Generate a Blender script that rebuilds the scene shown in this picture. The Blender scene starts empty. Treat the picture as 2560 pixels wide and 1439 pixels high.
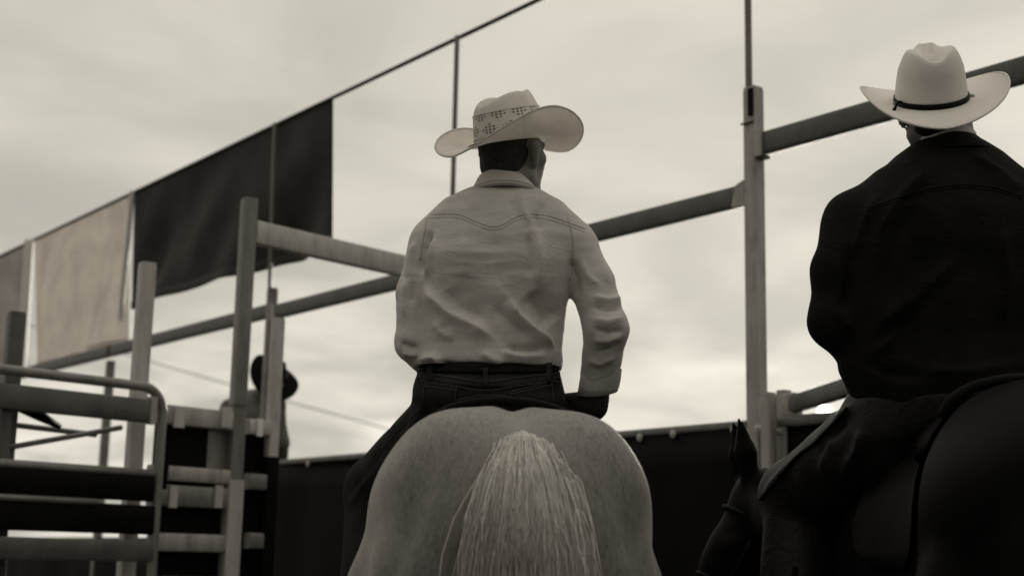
import bpy, bmesh, math, random
import numpy as np
from mathutils import Vector, Matrix
from mathutils.bvhtree import BVHTree

random.seed(7); RNG = np.random.default_rng(7)
S = bpy.context.scene
COL = S.collection

# ------------------------------------------------------------------ camera
FPX, CX, CY = 3555.0, 1280.0, 719.5
PITCH, ROLL = math.atan(0.1914), math.radians(1.2)
CAM = np.array([0.0, 0.0, 1.17])
_f = np.array([0, math.cos(PITCH), math.sin(PITCH)])
_u0 = np.array([0, -math.sin(PITCH), math.cos(PITCH)])
_r0 = np.array([1.0, 0, 0])
RIGHT = _r0 * math.cos(ROLL) + _u0 * math.sin(ROLL)
UP = _u0 * math.cos(ROLL) - _r0 * math.sin(ROLL)
cd = bpy.data.cameras.new('camera'); cam = bpy.data.objects.new('camera', cd); COL.objects.link(cam)
cam.matrix_world = Matrix(((RIGHT[0], UP[0], -_f[0], CAM[0]), (RIGHT[1], UP[1], -_f[1], CAM[1]),
                           (RIGHT[2], UP[2], -_f[2], CAM[2]), (0, 0, 0, 1)))
cd.sensor_width = 36.0; cd.lens = FPX / 2560 * 36; cd.clip_end = 3000; cd.clip_start = 0.05
cd.dof.use_dof = True; cd.dof.focus_distance = 3.45; cd.dof.aperture_fstop = 3.2
S.camera = cam

def ray(px, py):
    d = _f * FPX + RIGHT * (px - CX) - UP * (py - CY)
    return d / np.linalg.norm(d)
def Q(px, py, Y):                       # the point of that line of sight at distance Y down the arena
    d = ray(px, py); return CAM + d * ((Y - CAM[1]) / d[1])
def Qz(px, py, z):
    d = ray(px, py); return CAM + d * ((z - CAM[2]) / d[2])
def proj(v):
    w = v - CAM; dz = w @ _f
    return CX + (w @ RIGHT) / dz * FPX, CY - (w @ UP) / dz * FPX

# ------------------------------------------------------------------ world, sun, exposure
SUN_DIR = ray(2063, 1031)
SUN_EL = math.asin(SUN_DIR[2]); SUN_AZ = math.atan2(SUN_DIR[0], SUN_DIR[1])
W = bpy.data.worlds.new('World'); S.world = W; W.use_nodes = True
nt = W.node_tree; nt.nodes.clear()
def N(t, **k):
    n = nt.nodes.new(t)
    for a, b in k.items(): setattr(n, a, b)
    return n
def L(a, b): nt.links.new(a, b)
def M_(op, a, b=None, c=None, clamp=False):
    n = N('ShaderNodeMath', operation=op); n.use_clamp = clamp
    for i, v in enumerate((a, b, c)):
        if v is None: continue
        if isinstance(v, (int, float)): n.inputs[i].default_value = v
        else: L(v, n.inputs[i])
    return n.outputs[0]
out = N('ShaderNodeOutputWorld'); bg = N('ShaderNodeBackground'); L(bg.outputs[0], out.inputs[0])
bg.inputs['Strength'].default_value = 0.1
sky = N('ShaderNodeTexSky', sky_type='NISHITA'); sky.sun_disc = False
sky.sun_elevation = SUN_EL; sky.sun_rotation = SUN_AZ
bw = N('ShaderNodeRGBToBW'); L(sky.outputs[0], bw.inputs[0])
tc = N('ShaderNodeTexCoord'); sep = N('ShaderNodeSeparateXYZ'); L(tc.outputs['Generated'], sep.inputs[0])
zz = M_('ADD', M_('MAXIMUM', sep.outputs[2], 0.0), 0.16)
cmb = N('ShaderNodeCombineXYZ')
L(M_('DIVIDE', sep.outputs[0], zz), cmb.inputs[0]); L(M_('DIVIDE', sep.outputs[1], zz), cmb.inputs[1])
n1 = N('ShaderNodeTexNoise'); n1.inputs['Scale'].default_value = 1.7; n1.inputs['Detail'].default_value = 5
n1.inputs['Roughness'].default_value = 0.5; n1.inputs['Distortion'].default_value = 0.5
L(cmb.outputs[0], n1.inputs['Vector'])
n2 = N('ShaderNodeTexNoise'); n2.inputs['Scale'].default_value = 0.62; n2.inputs['Detail'].default_value = 3
L(cmb.outputs[0], n2.inputs['Vector'])
cl = M_('ADD', M_('MULTIPLY', n1.outputs[0], 0.55), M_('MULTIPLY', n2.outputs[0], 0.45))
mr = N('ShaderNodeMapRange', interpolation_type='SMOOTHSTEP')
mr.inputs[1].default_value = 0.38; mr.inputs[2].default_value = 0.66
mr.inputs[3].default_value = 0.475; mr.inputs[4].default_value = 0.665
L(cl, mr.inputs[0])
# brighter, thinner cloud low down
low = M_('POWER', M_('SUBTRACT', 1.0, M_('MAXIMUM', M_('MINIMUM', sep.outputs[2], 1.0), 0.0)), 9.0)
lum = M_('ADD', mr.outputs[0], M_('MULTIPLY', low, M_('MULTIPLY', M_('MAXIMUM', M_('SUBTRACT', n1.outputs[0], 0.42), 0.0), 2.6)))
# the sun behind thin cloud: disc and aureole
dp = N('ShaderNodeVectorMath', operation='DOT_PRODUCT'); L(tc.outputs['Generated'], dp.inputs[0]); dp.inputs[1].default_value = tuple(SUN_DIR)
ang = M_('ARCCOSINE', M_('MINIMUM', dp.outputs['Value'], 1.0))
disc = N('ShaderNodeMapRange', interpolation_type='SMOOTHSTEP')
disc.inputs[1].default_value = math.radians(0.2); disc.inputs[2].default_value = math.radians(0.3)
disc.inputs[3].default_value = 14.0; disc.inputs[4].default_value = 0.0; L(ang, disc.inputs[0])
aur = M_('MULTIPLY', M_('POWER', 2.718, M_('MULTIPLY', ang, -1 / math.radians(1.2))), 0.4)
aur2 = M_('MULTIPLY', M_('POWER', 2.718, M_('MULTIPLY', ang, -1 / math.radians(28))), 0.06)
zen = M_('ADD', 0.96, M_('MULTIPLY', M_('POWER', M_('MAXIMUM', sep.outputs[2], 0.0), 2.3), 1.75))
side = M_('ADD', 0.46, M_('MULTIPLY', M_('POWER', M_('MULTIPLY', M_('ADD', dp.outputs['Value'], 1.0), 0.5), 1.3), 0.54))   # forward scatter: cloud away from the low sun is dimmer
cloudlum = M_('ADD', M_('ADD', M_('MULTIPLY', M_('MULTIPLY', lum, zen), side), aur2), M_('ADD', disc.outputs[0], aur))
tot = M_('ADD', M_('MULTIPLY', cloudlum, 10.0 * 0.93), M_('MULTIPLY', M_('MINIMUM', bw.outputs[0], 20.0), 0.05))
tint = N('ShaderNodeMix', data_type='RGBA', blend_type='MULTIPLY'); tint.inputs[0].default_value = 1.0
L(tot, tint.inputs[6]); tint.inputs[7].default_value = (1.0, 0.947, 0.825, 1)
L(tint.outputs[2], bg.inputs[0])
sd = bpy.data.lights.new('sun', 'SUN'); so = bpy.data.objects.new('sun', sd); COL.objects.link(so)
sd.energy = 2.6; sd.angle = math.radians(9); sd.color = (1.0, 0.95, 0.85)
so.rotation_euler = Vector(SUN_DIR).to_track_quat('Z', 'Y').to_euler()
vs = S.view_settings; vs.view_transform = 'Standard'; vs.look = 'None'; vs.exposure = 0.1; vs.gamma = 1.0; vs.use_curve_mapping = False
S.render.engine = 'CYCLES'

# ------------------------------------------------------------------ materials
def mat(name, v, rough=0.6, metal=0.0, var=0.15, scale=8.0, stretch=(1, 1, 1), bump=0.0, bscale=60.0, bstretch=(1, 1, 1),
        sheen=0.0, transl=0.0, spec=0.5, attr=None, wrinkle=0.0, tintc=(1.0, 0.955, 0.905), wear=0.0):
    m = bpy.data.materials.new(name); m.use_nodes = True
    t = m.node_tree; b = t.nodes['Principled BSDF']
    lk = t.links.new
    co = t.nodes.new('ShaderNodeTexCoord')
    mp = t.nodes.new('ShaderNodeMapping'); mp.inputs['Scale'].default_value = stretch; lk(co.outputs['Object'], mp.inputs[0])
    nz = t.nodes.new('ShaderNodeTexNoise'); nz.inputs['Scale'].default_value = scale; nz.inputs['Detail'].default_value = 6
    nz.inputs['Roughness'].default_value = 0.62; lk(mp.outputs[0], nz.inputs['Vector'])
    r = t.nodes.new('ShaderNodeMapRange'); r.inputs[1].default_value = 0.3; r.inputs[2].default_value = 0.7
    r.inputs[3].default_value = v * (1 - var); r.inputs[4].default_value = v * (1 + var); lk(nz.outputs[0], r.inputs[0])
    val = r.outputs[0]
    if wear:
        n3 = t.nodes.new('ShaderNodeTexNoise'); n3.inputs['Scale'].default_value = 34; n3.inputs['Detail'].default_value = 8
        mp3 = t.nodes.new('ShaderNodeMapping'); mp3.inputs['Scale'].default_value = (1, 1, 0.22); lk(co.outputs['Object'], mp3.inputs[0]); lk(mp3.outputs[0], n3.inputs['Vector'])
        r3 = t.nodes.new('ShaderNodeMapRange'); r3.inputs[1].default_value = 0.55; r3.inputs[2].default_value = 0.72
        r3.inputs[3].default_value = 1.0; r3.inputs[4].default_value = 1.0 - wear; lk(n3.outputs[0], r3.inputs[0])
        mm = t.nodes.new('ShaderNodeMath'); mm.operation = 'MULTIPLY'; lk(val, mm.inputs[0]); lk(r3.outputs[0], mm.inputs[1]); val = mm.outputs[0]
    if attr:
        at = t.nodes.new('ShaderNodeAttribute'); at.attribute_name = attr
        mm = t.nodes.new('ShaderNodeMath'); mm.operation = 'MULTIPLY'; lk(val, mm.inputs[0]); lk(at.outputs['Fac'], mm.inputs[1]); val = mm.outputs[0]
    mx = t.nodes.new('ShaderNodeMix'); mx.data_type = 'RGBA'; mx.blend_type = 'MULTIPLY'; mx.inputs[0].default_value = 1
    lk(val, mx.inputs[6]); mx.inputs[7].default_value = (*tintc, 1)
    lk(mx.outputs[2], b.inputs['Base Color'])
    b.inputs['Roughness'].default_value = rough; b.inputs['Metallic'].default_value = metal
    b.inputs['Specular IOR Level'].default_value = spec
    if sheen:
        b.inputs['Sheen Weight'].default_value = sheen; b.inputs['Sheen Roughness'].default_value = 0.4
        b.inputs['Sheen Tint'].default_value = (1, .96, .9, 1)
    if bump:
        mp2 = t.nodes.new('ShaderNodeMapping'); mp2.inputs['Scale'].default_value = bstretch; lk(co.outputs['Object'], mp2.inputs[0])
        nb = t.nodes.new('ShaderNodeTexNoise'); nb.inputs['Scale'].default_value = bscale; nb.inputs['Detail'].default_value = 4
        lk(mp2.outputs[0], nb.inputs['Vector'])
        bp = t.nodes.new('ShaderNodeBump'); bp.inputs['Strength'].default_value = bump; bp.inputs['Distance'].default_value = 0.01
        lk(nb.outputs[0], bp.inputs['Height']); lk(bp.outputs[0], b.inputs['Normal'])
        if wrinkle:                                 # fine cloth creases: ridges of a warped noise
            nw = t.nodes.new('ShaderNodeTexNoise'); nw.inputs['Scale'].default_value = 7.5; nw.inputs['Detail'].default_value = 2.5; nw.inputs['Distortion'].default_value = 1.6
            mw = t.nodes.new('ShaderNodeMapping'); mw.inputs['Rotation'].default_value = (0, .5, 0); mw.inputs['Scale'].default_value = (.8, .8, 1.5); lk(co.outputs['Object'], mw.inputs[0]); lk(mw.outputs[0], nw.inputs['Vector'])
            m1 = t.nodes.new('ShaderNodeMath'); m1.operation = 'SUBTRACT'; lk(nw.outputs[0], m1.inputs[0]); m1.inputs[1].default_value = .5
            m2 = t.nodes.new('ShaderNodeMath'); m2.operation = 'ABSOLUTE'; lk(m1.outputs[0], m2.inputs[0])
            m3 = t.nodes.new('ShaderNodeMapRange'); m3.interpolation_type = 'SMOOTHSTEP'; m3.inputs[1].default_value = 0; m3.inputs[2].default_value = .085; m3.inputs[3].default_value = 1; m3.inputs[4].default_value = 0; lk(m2.outputs[0], m3.inputs[0])
            b2 = t.nodes.new('ShaderNodeBump'); b2.inputs['Strength'].default_value = wrinkle; b2.inputs['Distance'].default_value = .006
            lk(m3.outputs[0], b2.inputs['Height']); lk(bp.outputs[0], b2.inputs['Normal']); lk(b2.outputs[0], b.inputs['Normal'])
    if transl:
        tr = t.nodes.new('ShaderNodeBsdfTranslucent'); lk(mx.outputs[2], tr.inputs[0])
        ms = t.nodes.new('ShaderNodeMixShader'); ms.inputs[0].default_value = transl
        lk(b.outputs[0], ms.inputs[1]); lk(tr.outputs[0], ms.inputs[2])
        lk(ms.outputs[0], t.nodes['Material Output'].inputs[0])
    return m

MT = dict(
    galv=mat('galvanised_steel', 0.36, 0.55, 0.25, 0.28, 14, (1, 1, 0.15), 0.15, 90, wear=0.35),
    galv_light=mat('bright_galvanised_steel', 0.46, 0.55, 0.15, 0.2, 14, (1, 1, 0.2), 0.1, 90, wear=0.3),
    dark_steel=mat('dark_painted_steel', 0.085, 0.42, 0.0, 0.3, 9, (1, 1, 1), 0.12, 70, wear=0.25),
    mid_steel=mat('weathered_steel', 0.18, 0.38, 0.1, 0.3, 9, (1, 1, .4), 0.12, 70, wear=0.3),
    black_rubber=mat('black_rubber_sheet', 0.005, 0.6, 0, 0.5, 3, (1, 1, .5), 0.25, 9, spec=0.06),
    zinc=mat('zinc_washer', 0.5, 0.4, 0.4, 0.2, 40),
    banner_dark=mat('dark_banner_cloth', 0.044, 0.8, 0, 0.35, 3, transl=0.12, sheen=0.1, spec=0.2),
    banner_light=mat('pale_banner_cloth', 0.72, 0.8, 0, 0.12, 3, transl=0.55, spec=0.2),
    banner_grey=mat('grey_banner_cloth', 0.5, 0.8, 0, 0.15, 3, transl=0.45, spec=0.2),
    pole_white=mat('white_pole_paint', 0.7, 0.5, 0, 0.1, 6),
    cable=mat('steel_cable', 0.04, 0.6, 0.2),
    shirt=mat('denim_shirt_cloth', 0.52, 0.85, 0, 0.10, 9, (1, 1, 1), 0.12, 110, (1, 1, 2.2), sheen=0.15, spec=0.2, wrinkle=.09),
    shirt_seam=mat('shirt_seam_thread', 0.42, 0.85, 0, 0.1, 60, spec=0.2),
    jeans=mat('dark_denim', 0.020, 0.85, 0, 0.45, 14, (1, 1, 1), 0.3, 160, spec=0.1),
    jeans_seam=mat('denim_seam', 0.060, 0.85, 0, 0.45, 160, spec=0.2),
    leather=mat('dark_leather', 0.005, 0.6, 0, 0.3, 12, bump=0.15, bscale=80, spec=0.06),
    glove=mat('dark_glove_leather', 0.02, 0.6, 0, 0.3, 30, bump=0.3, bscale=120, spec=.2),
    skin=mat('tanned_skin', 0.20, 0.55, 0, 0.12, 20, bump=0.12, bscale=150, spec=0.35),
    straw=mat('pale_straw', 0.80, 0.75, 0, 0.06, 40, (1, 1, 1), 0.15, 260, transl=0.46, spec=0.25),
    felt_white=mat('white_felt', 0.80, 0.85, 0, 0.03, 12, bump=0.08, bscale=240, spec=0.2, transl=0.12),
    felt_black=mat('black_felt', 0.005, 0.9, 0, 0.2, 20, spec=0.05),
    band=mat('black_ribbon', 0.006, 0.6, 0, 0.2, 40, spec=.1),
    shirt_black=mat('black_shirt_cloth', 0.0095, 0.8, 0, 0.4, 8, bump=0.25, bscale=60, spec=0.04, wrinkle=.15),
    chaps=mat('dark_chaps_leather', 0.009, 0.55, 0, 0.4, 12, bump=0.2, bscale=40, spec=0.2, wrinkle=.12),
    coat=mat('pale_horse_coat', 0.20, 0.6, 0, 0.2, 3.4, (1, 1, .7), 0.14, 210, (1, 1, .2), sheen=0.35, spec=0.25),
    coat_dark=mat('dark_horse_coat', 0.0036, 0.5, 0, 0.4, 8, bump=0.15, bscale=200, spec=0.03),
    tail=mat('pale_tail_hair', 0.60, 0.5, 0, 0.12, 10, attr='shade', spec=0.35),
    hair_dark=mat('dark_horse_hair', 0.012, 0.5, 0, 0.2, 10, spec=.2),
    crop_hair=mat('cropped_dark_hair', 0.035, 0.7, 0, 0.4, 60, bump=0.4, bscale=300, spec=.15),
    hoof=mat('hoof_horn', 0.06, 0.5),
    dirt=mat('arena_dirt', 0.085, 0.95, 0, 0.25, 1.5, bump=0.6, bscale=6, spec=0.1),
    plank=mat('grey_plank', 0.18, 0.8, 0, 0.3, 4, (1, 8, 1)),
    shirt_grey=mat('grey_shirt_cloth', 0.13, 0.85, 0, 0.15, 9, spec=0.2),
    white_tee=mat('white_collar_cloth', 0.5, 0.85),
)

# ------------------------------------------------------------------ object helpers
def wl(o):
    v = Vector((0, 0, 0))
    while o is not None: v += o.location; o = o.parent
    return np.array(v)
def tag(o, label=None, cat=None, group=None, kind=None):
    if label: o['label'] = label
    if cat: o['category'] = cat
    if group: o['group'] = group
    if kind: o['kind'] = kind
    return o
def empty(name, loc, label, cat, group=None):
    o = bpy.data.objects.new(name, None); COL.objects.link(o); o.location = tuple(loc); o.empty_display_size = .1
    return tag(o, label, cat, group)
def mk(name, V, Fc, m, parent=None, smooth=False, origin=None, angle=None):
    V = np.asarray(V, float)
    if parent is not None: o0 = wl(parent)
    elif origin is not None: o0 = np.asarray(origin, float)
    else: o0 = np.array([V[:, 0].mean(), V[:, 1].mean(), V[:, 2].min()])
    me = bpy.data.meshes.new(name)
    me.from_pydata((V - o0).tolist(), [], Fc if isinstance(Fc, list) else Fc.tolist())
    if smooth: me.polygons.foreach_set('use_smooth', np.ones(len(me.polygons), bool))
    me.materials.append(m if not isinstance(m, str) else MT[m])
    me.update()
    ob = bpy.data.objects.new(name, me); COL.objects.link(ob)
    if parent is not None: ob.parent = parent
    else: ob.location = tuple(o0)
    if angle: 
        me.polygons.foreach_set('use_smooth', np.ones(len(me.polygons), bool)); me.set_sharp_from_angle(angle=math.radians(angle))
    return ob
class MB:
    def __init__(s): s.v = []; s.f = []
    def add(s, V, Fc):
        n = len(s.v); s.v += [tuple(map(float, p)) for p in V]; s.f += [tuple(int(i) + n for i in q) for q in Fc]; return s
def unit(v): v = np.asarray(v, float); return v / (np.linalg.norm(v) + 1e-12)
def bar(p0, p1, w, h, up=(0, 0, 1), bev=0.006):
    """box tube from p0 to p1: h along 'up', w across; rounded long edges"""
    p0 = np.asarray(p0, float); p1 = np.asarray(p1, float); d = unit(p1 - p0)
    x = unit(np.cross(d, up)); y = np.cross(x, d)
    hw, hh = w / 2, h / 2; b = min(bev, hw * .6, hh * .6)
    sec = []
    for sx, sy in ((1, 1), (-1, 1), (-1, -1), (1, -1)):
        c = (sx * (hw - b), sy * (hh - b)); a0 = {(1, 1): 0, (-1, 1): 90, (-1, -1): 180, (1, -1): 270}[(sx, sy)]
        for k in range(3):
            a = math.radians(a0 + 45 * k); sec.append((c[0] + b * math.cos(a), c[1] + b * math.sin(a)))
    V = [p + x * s[0] + y * s[1] for p in (p0, p1) for s in sec]; n = len(sec)
    Fc = [(i, (i + 1) % n, n + (i + 1) % n, n + i) for i in range(n)] + [tuple(range(n))[::-1], tuple(range(n, 2 * n))]
    return V, Fc
def tube(pts, r, n=10, cap=True):
    pts = [np.asarray(p, float) for p in pts]; rr = r if hasattr(r, '__len__') else [r] * len(pts)
    V = []; Fc = []; prev = None
    for i, p in enumerate(pts):
        d = unit(pts[min(i + 1, len(pts) - 1)] - pts[max(i - 1, 0)])
        if prev is None:
            a = np.array([0, 0, 1.]) if abs(d[2]) < .9 else np.array([1., 0, 0]); x = unit(np.cross(d, a))
        else: x = unit(prev - d * (prev @ d))
        prev = x; y = np.cross(d, x)
        for k in range(n):
            t = 2 * math.pi * k / n; V.append(p + (x * math.cos(t) + y * math.sin(t)) * rr[i])
    for i in range(len(pts) - 1):
        for k in range(n):
            a = i * n + k; b = i * n + (k + 1) % n; Fc.append((a, b, b + n, a + n))
    if cap: Fc += [tuple(range(n))[::-1], tuple(range((len(pts) - 1) * n, len(pts) * n))]
    return V, Fc
def loft(rings, closed=True, cap=False):
    n = len(rings[0]); V = [p for r in rings for p in r]; Fc = []
    for i in range(len(rings) - 1):
        for k in range(n if closed else n - 1):
            a = i * n + k; b = i * n + (k + 1) % n; Fc.append((a, b, b + n, a + n))
    if cap: Fc += [tuple(range(n))[::-1], tuple(range((len(rings) - 1) * n, len(rings) * n))]
    return V, Fc
def smoothpath(pts, n=24):
    pts = np.asarray(pts, float); m = len(pts)
    if m < 3: return [pts[0] + (pts[-1] - pts[0]) * t for t in np.linspace(0, 1, n)]
    P = np.vstack([2 * pts[0] - pts[1], pts, 2 * pts[-1] - pts[-2]]); o = []
    for u in np.linspace(0, m - 1 - 1e-9, n):
        i = int(u); t = u - i; a, b, c, d = P[i:i + 4]
        o.append(.5 * ((2 * b) + (c - a) * t + (2 * a - 5 * b + 4 * c - d) * t * t + (3 * b - a - 3 * c + d) * t ** 3))
    return o

# ------------------------------------------------------------------ implicit bodies
class Field:
    def __init__(s, lo, hi, h):
        s.lo = np.asarray(lo, float); s.h = h
        n = np.ceil((np.asarray(hi) - s.lo) / h).astype(int) + 1
        ax = [s.lo[i] + h * np.arange(n[i]) for i in range(3)]
        s.X, s.Y, s.Z = [a.astype(np.float32) for a in np.meshgrid(*ax, indexing='ij')]
        s.F = np.full(s.X.shape, 9.0, np.float32)
    def u(s, d, k=0.0):
        if k <= 0: s.F = np.minimum(s.F, d)
        else:
            hh = np.clip(.5 + .5 * (d - s.F) / k, 0, 1); s.F = d * (1 - hh) + s.F * hh - k * hh * (1 - hh)
        return s
    def cone(s, a, b, ra, rb):
        a = np.asarray(a, np.float32); b = np.asarray(b, np.float32); ab = b - a
        px, py, pz = s.X - a[0], s.Y - a[1], s.Z - a[2]
        t = np.clip((px * ab[0] + py * ab[1] + pz * ab[2]) / (ab @ ab + 1e-9), 0, 1)
        return np.sqrt((px - ab[0] * t) ** 2 + (py - ab[1] * t) ** 2 + (pz - ab[2] * t) ** 2) - (ra + (rb - ra) * t)
    def ell(s, c, r, axes=None, n=2.0):
        d = [s.X - c[0], s.Y - c[1], s.Z - c[2]]
        if axes is not None: d = [d[0] * a[0] + d[1] * a[1] + d[2] * a[2] for a in axes]
        k = (sum((np.abs(di) / ri) ** n for di, ri in zip(d, r))) ** (1 / n)
        return (k - 1) * min(r)
    def loftz(s, rows, n=2.4):
        rows = sorted(rows); R = np.array(rows); z = s.Z
        cx, cy, a, b = [np.interp(z, R[:, 0], R[:, i]).astype(np.float32) for i in (1, 2, 3, 4)]
        k = ((np.abs(s.X - cx) / a) ** n + (np.abs(s.Y - cy) / b) ** n) ** (1 / n)
        d = (k - 1) * np.minimum(a, b)
        return np.maximum(d, np.maximum(z - R[-1, 0], R[0, 0] - z))
    def mesh(s, it=3):
        F, h = s.F, s.h; I = F < 0; nx, ny, nz = F.shape
        C = [(i, j, k) for i in (0, 1) for j in (0, 1) for k in (0, 1)]
        cnt = sum(I[i:nx - 1 + i, j:ny - 1 + j, k:nz - 1 + k].astype(np.int8) for i, j, k in C)
        mixed = (cnt > 0) & (cnt < 8); idx = np.argwhere(mixed)
        cid = np.full(mixed.shape, -1, np.int64); cid[mixed] = np.arange(len(idx))
        cv = {c: F[idx[:, 0] + c[0], idx[:, 1] + c[1], idx[:, 2] + c[2]] for c in C}
        acc = np.zeros((len(idx), 3)); num = np.zeros(len(idx))
        for a in C:
            for ax in range(3):
                if a[ax]: continue
                b = list(a); b[ax] = 1; b = tuple(b); f0, f1 = cv[a], cv[b]; m = (f0 < 0) != (f1 < 0)
                t = np.where(m, f0 / np.where(m, f0 - f1, 1), 0)
                p = np.tile(np.array(a, float), (len(idx), 1)); p[:, ax] += t
                acc += p * m[:, None]; num += m
        V = s.lo + h * (idx + acc / num[:, None])
        Q4 = []
        for ax in range(3):
            o1, o2 = (ax + 1) % 3, (ax + 2) % 3
            sl0 = [slice(None)] * 3; sl1 = [slice(None)] * 3; sl0[ax] = slice(0, -1); sl1[ax] = slice(1, None)
            A, B = I[tuple(sl0)], I[tuple(sl1)]; e = np.argwhere(A != B)
            ok = (e[:, o1] > 0) & (e[:, o2] > 0) & (e[:, o1] < F.shape[o1] - 1) & (e[:, o2] < F.shape[o2] - 1); e = e[ok]
            ins = A[tuple(e.T)]
            def c(d1, d2):
                q = e.copy(); q[:, o1] -= d1; q[:, o2] -= d2; return cid[tuple(q.T)]
            q = np.stack([c(1, 1), c(0, 1), c(0, 0), c(1, 0)], 1); q[~ins] = q[~ins][:, ::-1]; Q4.append(q)
        Fc = np.vstack(Q4); Fc = Fc[(Fc >= 0).all(1)]
        return relax(V, Fc, it), Fc
def relax(V, Fc, it, lam=.55):
    E = np.vstack([Fc[:, [0, 1]], Fc[:, [1, 2]], Fc[:, [2, 3]], Fc[:, [3, 0]]]); n = len(V)
    deg = np.bincount(E[:, 0], minlength=n) + 1e-9
    for i in range(it * 2):
        l = lam if i % 2 == 0 else -lam * .93
        A = np.stack([np.bincount(E[:, 0], weights=V[E[:, 1], k], minlength=n) for k in range(3)], 1) / deg[:, None]
        V = V + l * (A - V)
    return V
def vnorm(V, Fc):
    fn = np.cross(V[Fc[:, 2]] - V[Fc[:, 0]], V[Fc[:, 3]] - V[Fc[:, 1]]); n = np.zeros_like(V)
    for k in range(4):
        for j in range(3): n[:, j] += np.bincount(Fc[:, k], weights=fn[:, j], minlength=len(V))
    return n / (np.linalg.norm(n, axis=1)[:, None] + 1e-12)
def polydist(px, py, pl):
    best = np.full(len(px), 1e9); sg = np.zeros(len(px)); tt = np.zeros(len(px)); pl = np.asarray(pl, float)
    tot = np.sum(np.linalg.norm(pl[1:] - pl[:-1], axis=1)); run = 0
    for a, b in zip(pl[:-1], pl[1:]):
        ab = b - a; l = np.linalg.norm(ab); t = np.clip(((px - a[0]) * ab[0] + (py - a[1]) * ab[1]) / (l * l), 0, 1)
        dx, dy = px - a[0] - ab[0] * t, py - a[1] - ab[1] * t; d = np.hypot(dx, dy); m = d < best
        best = np.where(m, d, best); sg = np.where(m, np.sign(ab[0] * dy - ab[1] * dx), sg); tt = np.where(m, (run + t * l) / tot, tt); run += l
    return best, sg, tt
def folds(V, Fc, items, back=True):
    """items: (polyline seen from behind, width, height in m, one-sidedness)"""
    n = vnorm(V, Fc); px, py = proj(V); D = np.zeros(len(V)); w0 = np.clip(-n[:, 1] * 2.0 + .2, 0, 1) if back else 1
    for pl, w, amp, asym in items:
        d, s, t = polydist(px, py, pl)
        ww = w * np.where(s > 0, 1 + asym, 1 - asym)
        D += amp * np.exp(-(d / ww) ** 1.35) * np.clip(np.sin(np.clip(t, .04, .96) * math.pi) * 1.6, 0, 1)
    return V + n * (D * w0)[:, None]
def wave(V, Fc, amp, f, seed=0, st=(1, 1, 1)):
    r = np.random.default_rng(seed); n = vnorm(V, Fc); d = np.zeros(len(V))
    for k in range(9):
        q = r.normal(size=3) * f * np.array(st); d += np.sin(V @ q + r.uniform(0, 6.3)) / 3
    return V + n * (amp * d)[:, None]
def bvh(V, Fc): return BVHTree.FromPolygons([Vector(v) for v in V], [tuple(f) for f in Fc])
def hit(t, px, py, off=0.0):
    p, n, i, d = t.ray_cast(Vector(CAM), Vector(ray(px, py)))
    if p is None: return None
    p = np.array(p); n = np.array(n)
    if n @ ray(px, py) > 0: n = -n
    return p + n * off, n
def seam(t, pl, r, off=0.001, n=28, flat=1.0):
    pts = []
    for q in smoothpath([(a, b, 0) for a, b in pl], n):
        h_ = hit(t, q[0], q[1], off)
        if h_: pts.append(h_[0])
    return tube(pts, r, 6)
def patch(t, f, nu, nv, th):
    """thick sheet laid on a surface; f(u,v)->pixel of the outline grid"""
    top = []; bot = []
    for j in range(nv):
        for i in range(nu):
            a = f(i / (nu - 1), j / (nv - 1)); h_ = hit(t, a[0], a[1])
            if h_ is None: h_ = (top[-1] if top else np.array(Q(a[0], a[1], 3.5)), -ray(*a))
            top.append(h_[0] + h_[1] * th); bot.append(h_[0] - h_[1] * .004)
    V = top + bot; Fc = []; m = nu * nv
    for j in range(nv - 1):
        for i in range(nu - 1):
            a = j * nu + i; Fc.append((a, a + nu, a + nu + 1, a + 1)); Fc.append((m + a, m + a + 1, m + a + nu + 1, m + a + nu))
    ed = [j * nu for j in range(nv)] + [(nv - 1) * nu + i for i in range(1, nu)] + [j * nu + nu - 1 for j in range(nv - 2, -1, -1)] + [i for i in range(nu - 2, 0, -1)]
    for a, b in zip(ed, ed[1:] + ed[:1]): Fc.append((a, m + a, m + b, b))
    return V, Fc
def bil(c):                                             # four pixel corners -> patch function
    c = [np.array(q, float) for q in c]
    return lambda u, v: (c[0] * (1 - u) + c[1] * u) * (1 - v) + (c[3] * (1 - u) + c[2] * u) * v

#STRUCT
# ------------------------------------------------------------------ ground
g = 40
gx = np.concatenate([-np.geomspace(600, 8, 18), np.linspace(-6, 6, 25), np.geomspace(8, 600, 18)])
gy = np.concatenate([-np.geomspace(400, 8, 14), np.linspace(-6, 16, 45), np.geomspace(18, 900, 20)])
GV = [(x, y, 0.02 * math.sin(x * 3.1 + y) * math.sin(y * 2.3) - .02) for y in gy for x in gx]
GF = [(j * len(gx) + i, j * len(gx) + i + 1, (j + 1) * len(gx) + i + 1, (j + 1) * len(gx) + i) for j in range(len(gy) - 1) for i in range(len(gx) - 1)]
tag(mk('ground', GV, GF, 'dirt', smooth=True, origin=(0, 0, 0)), kind='structure')

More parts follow.
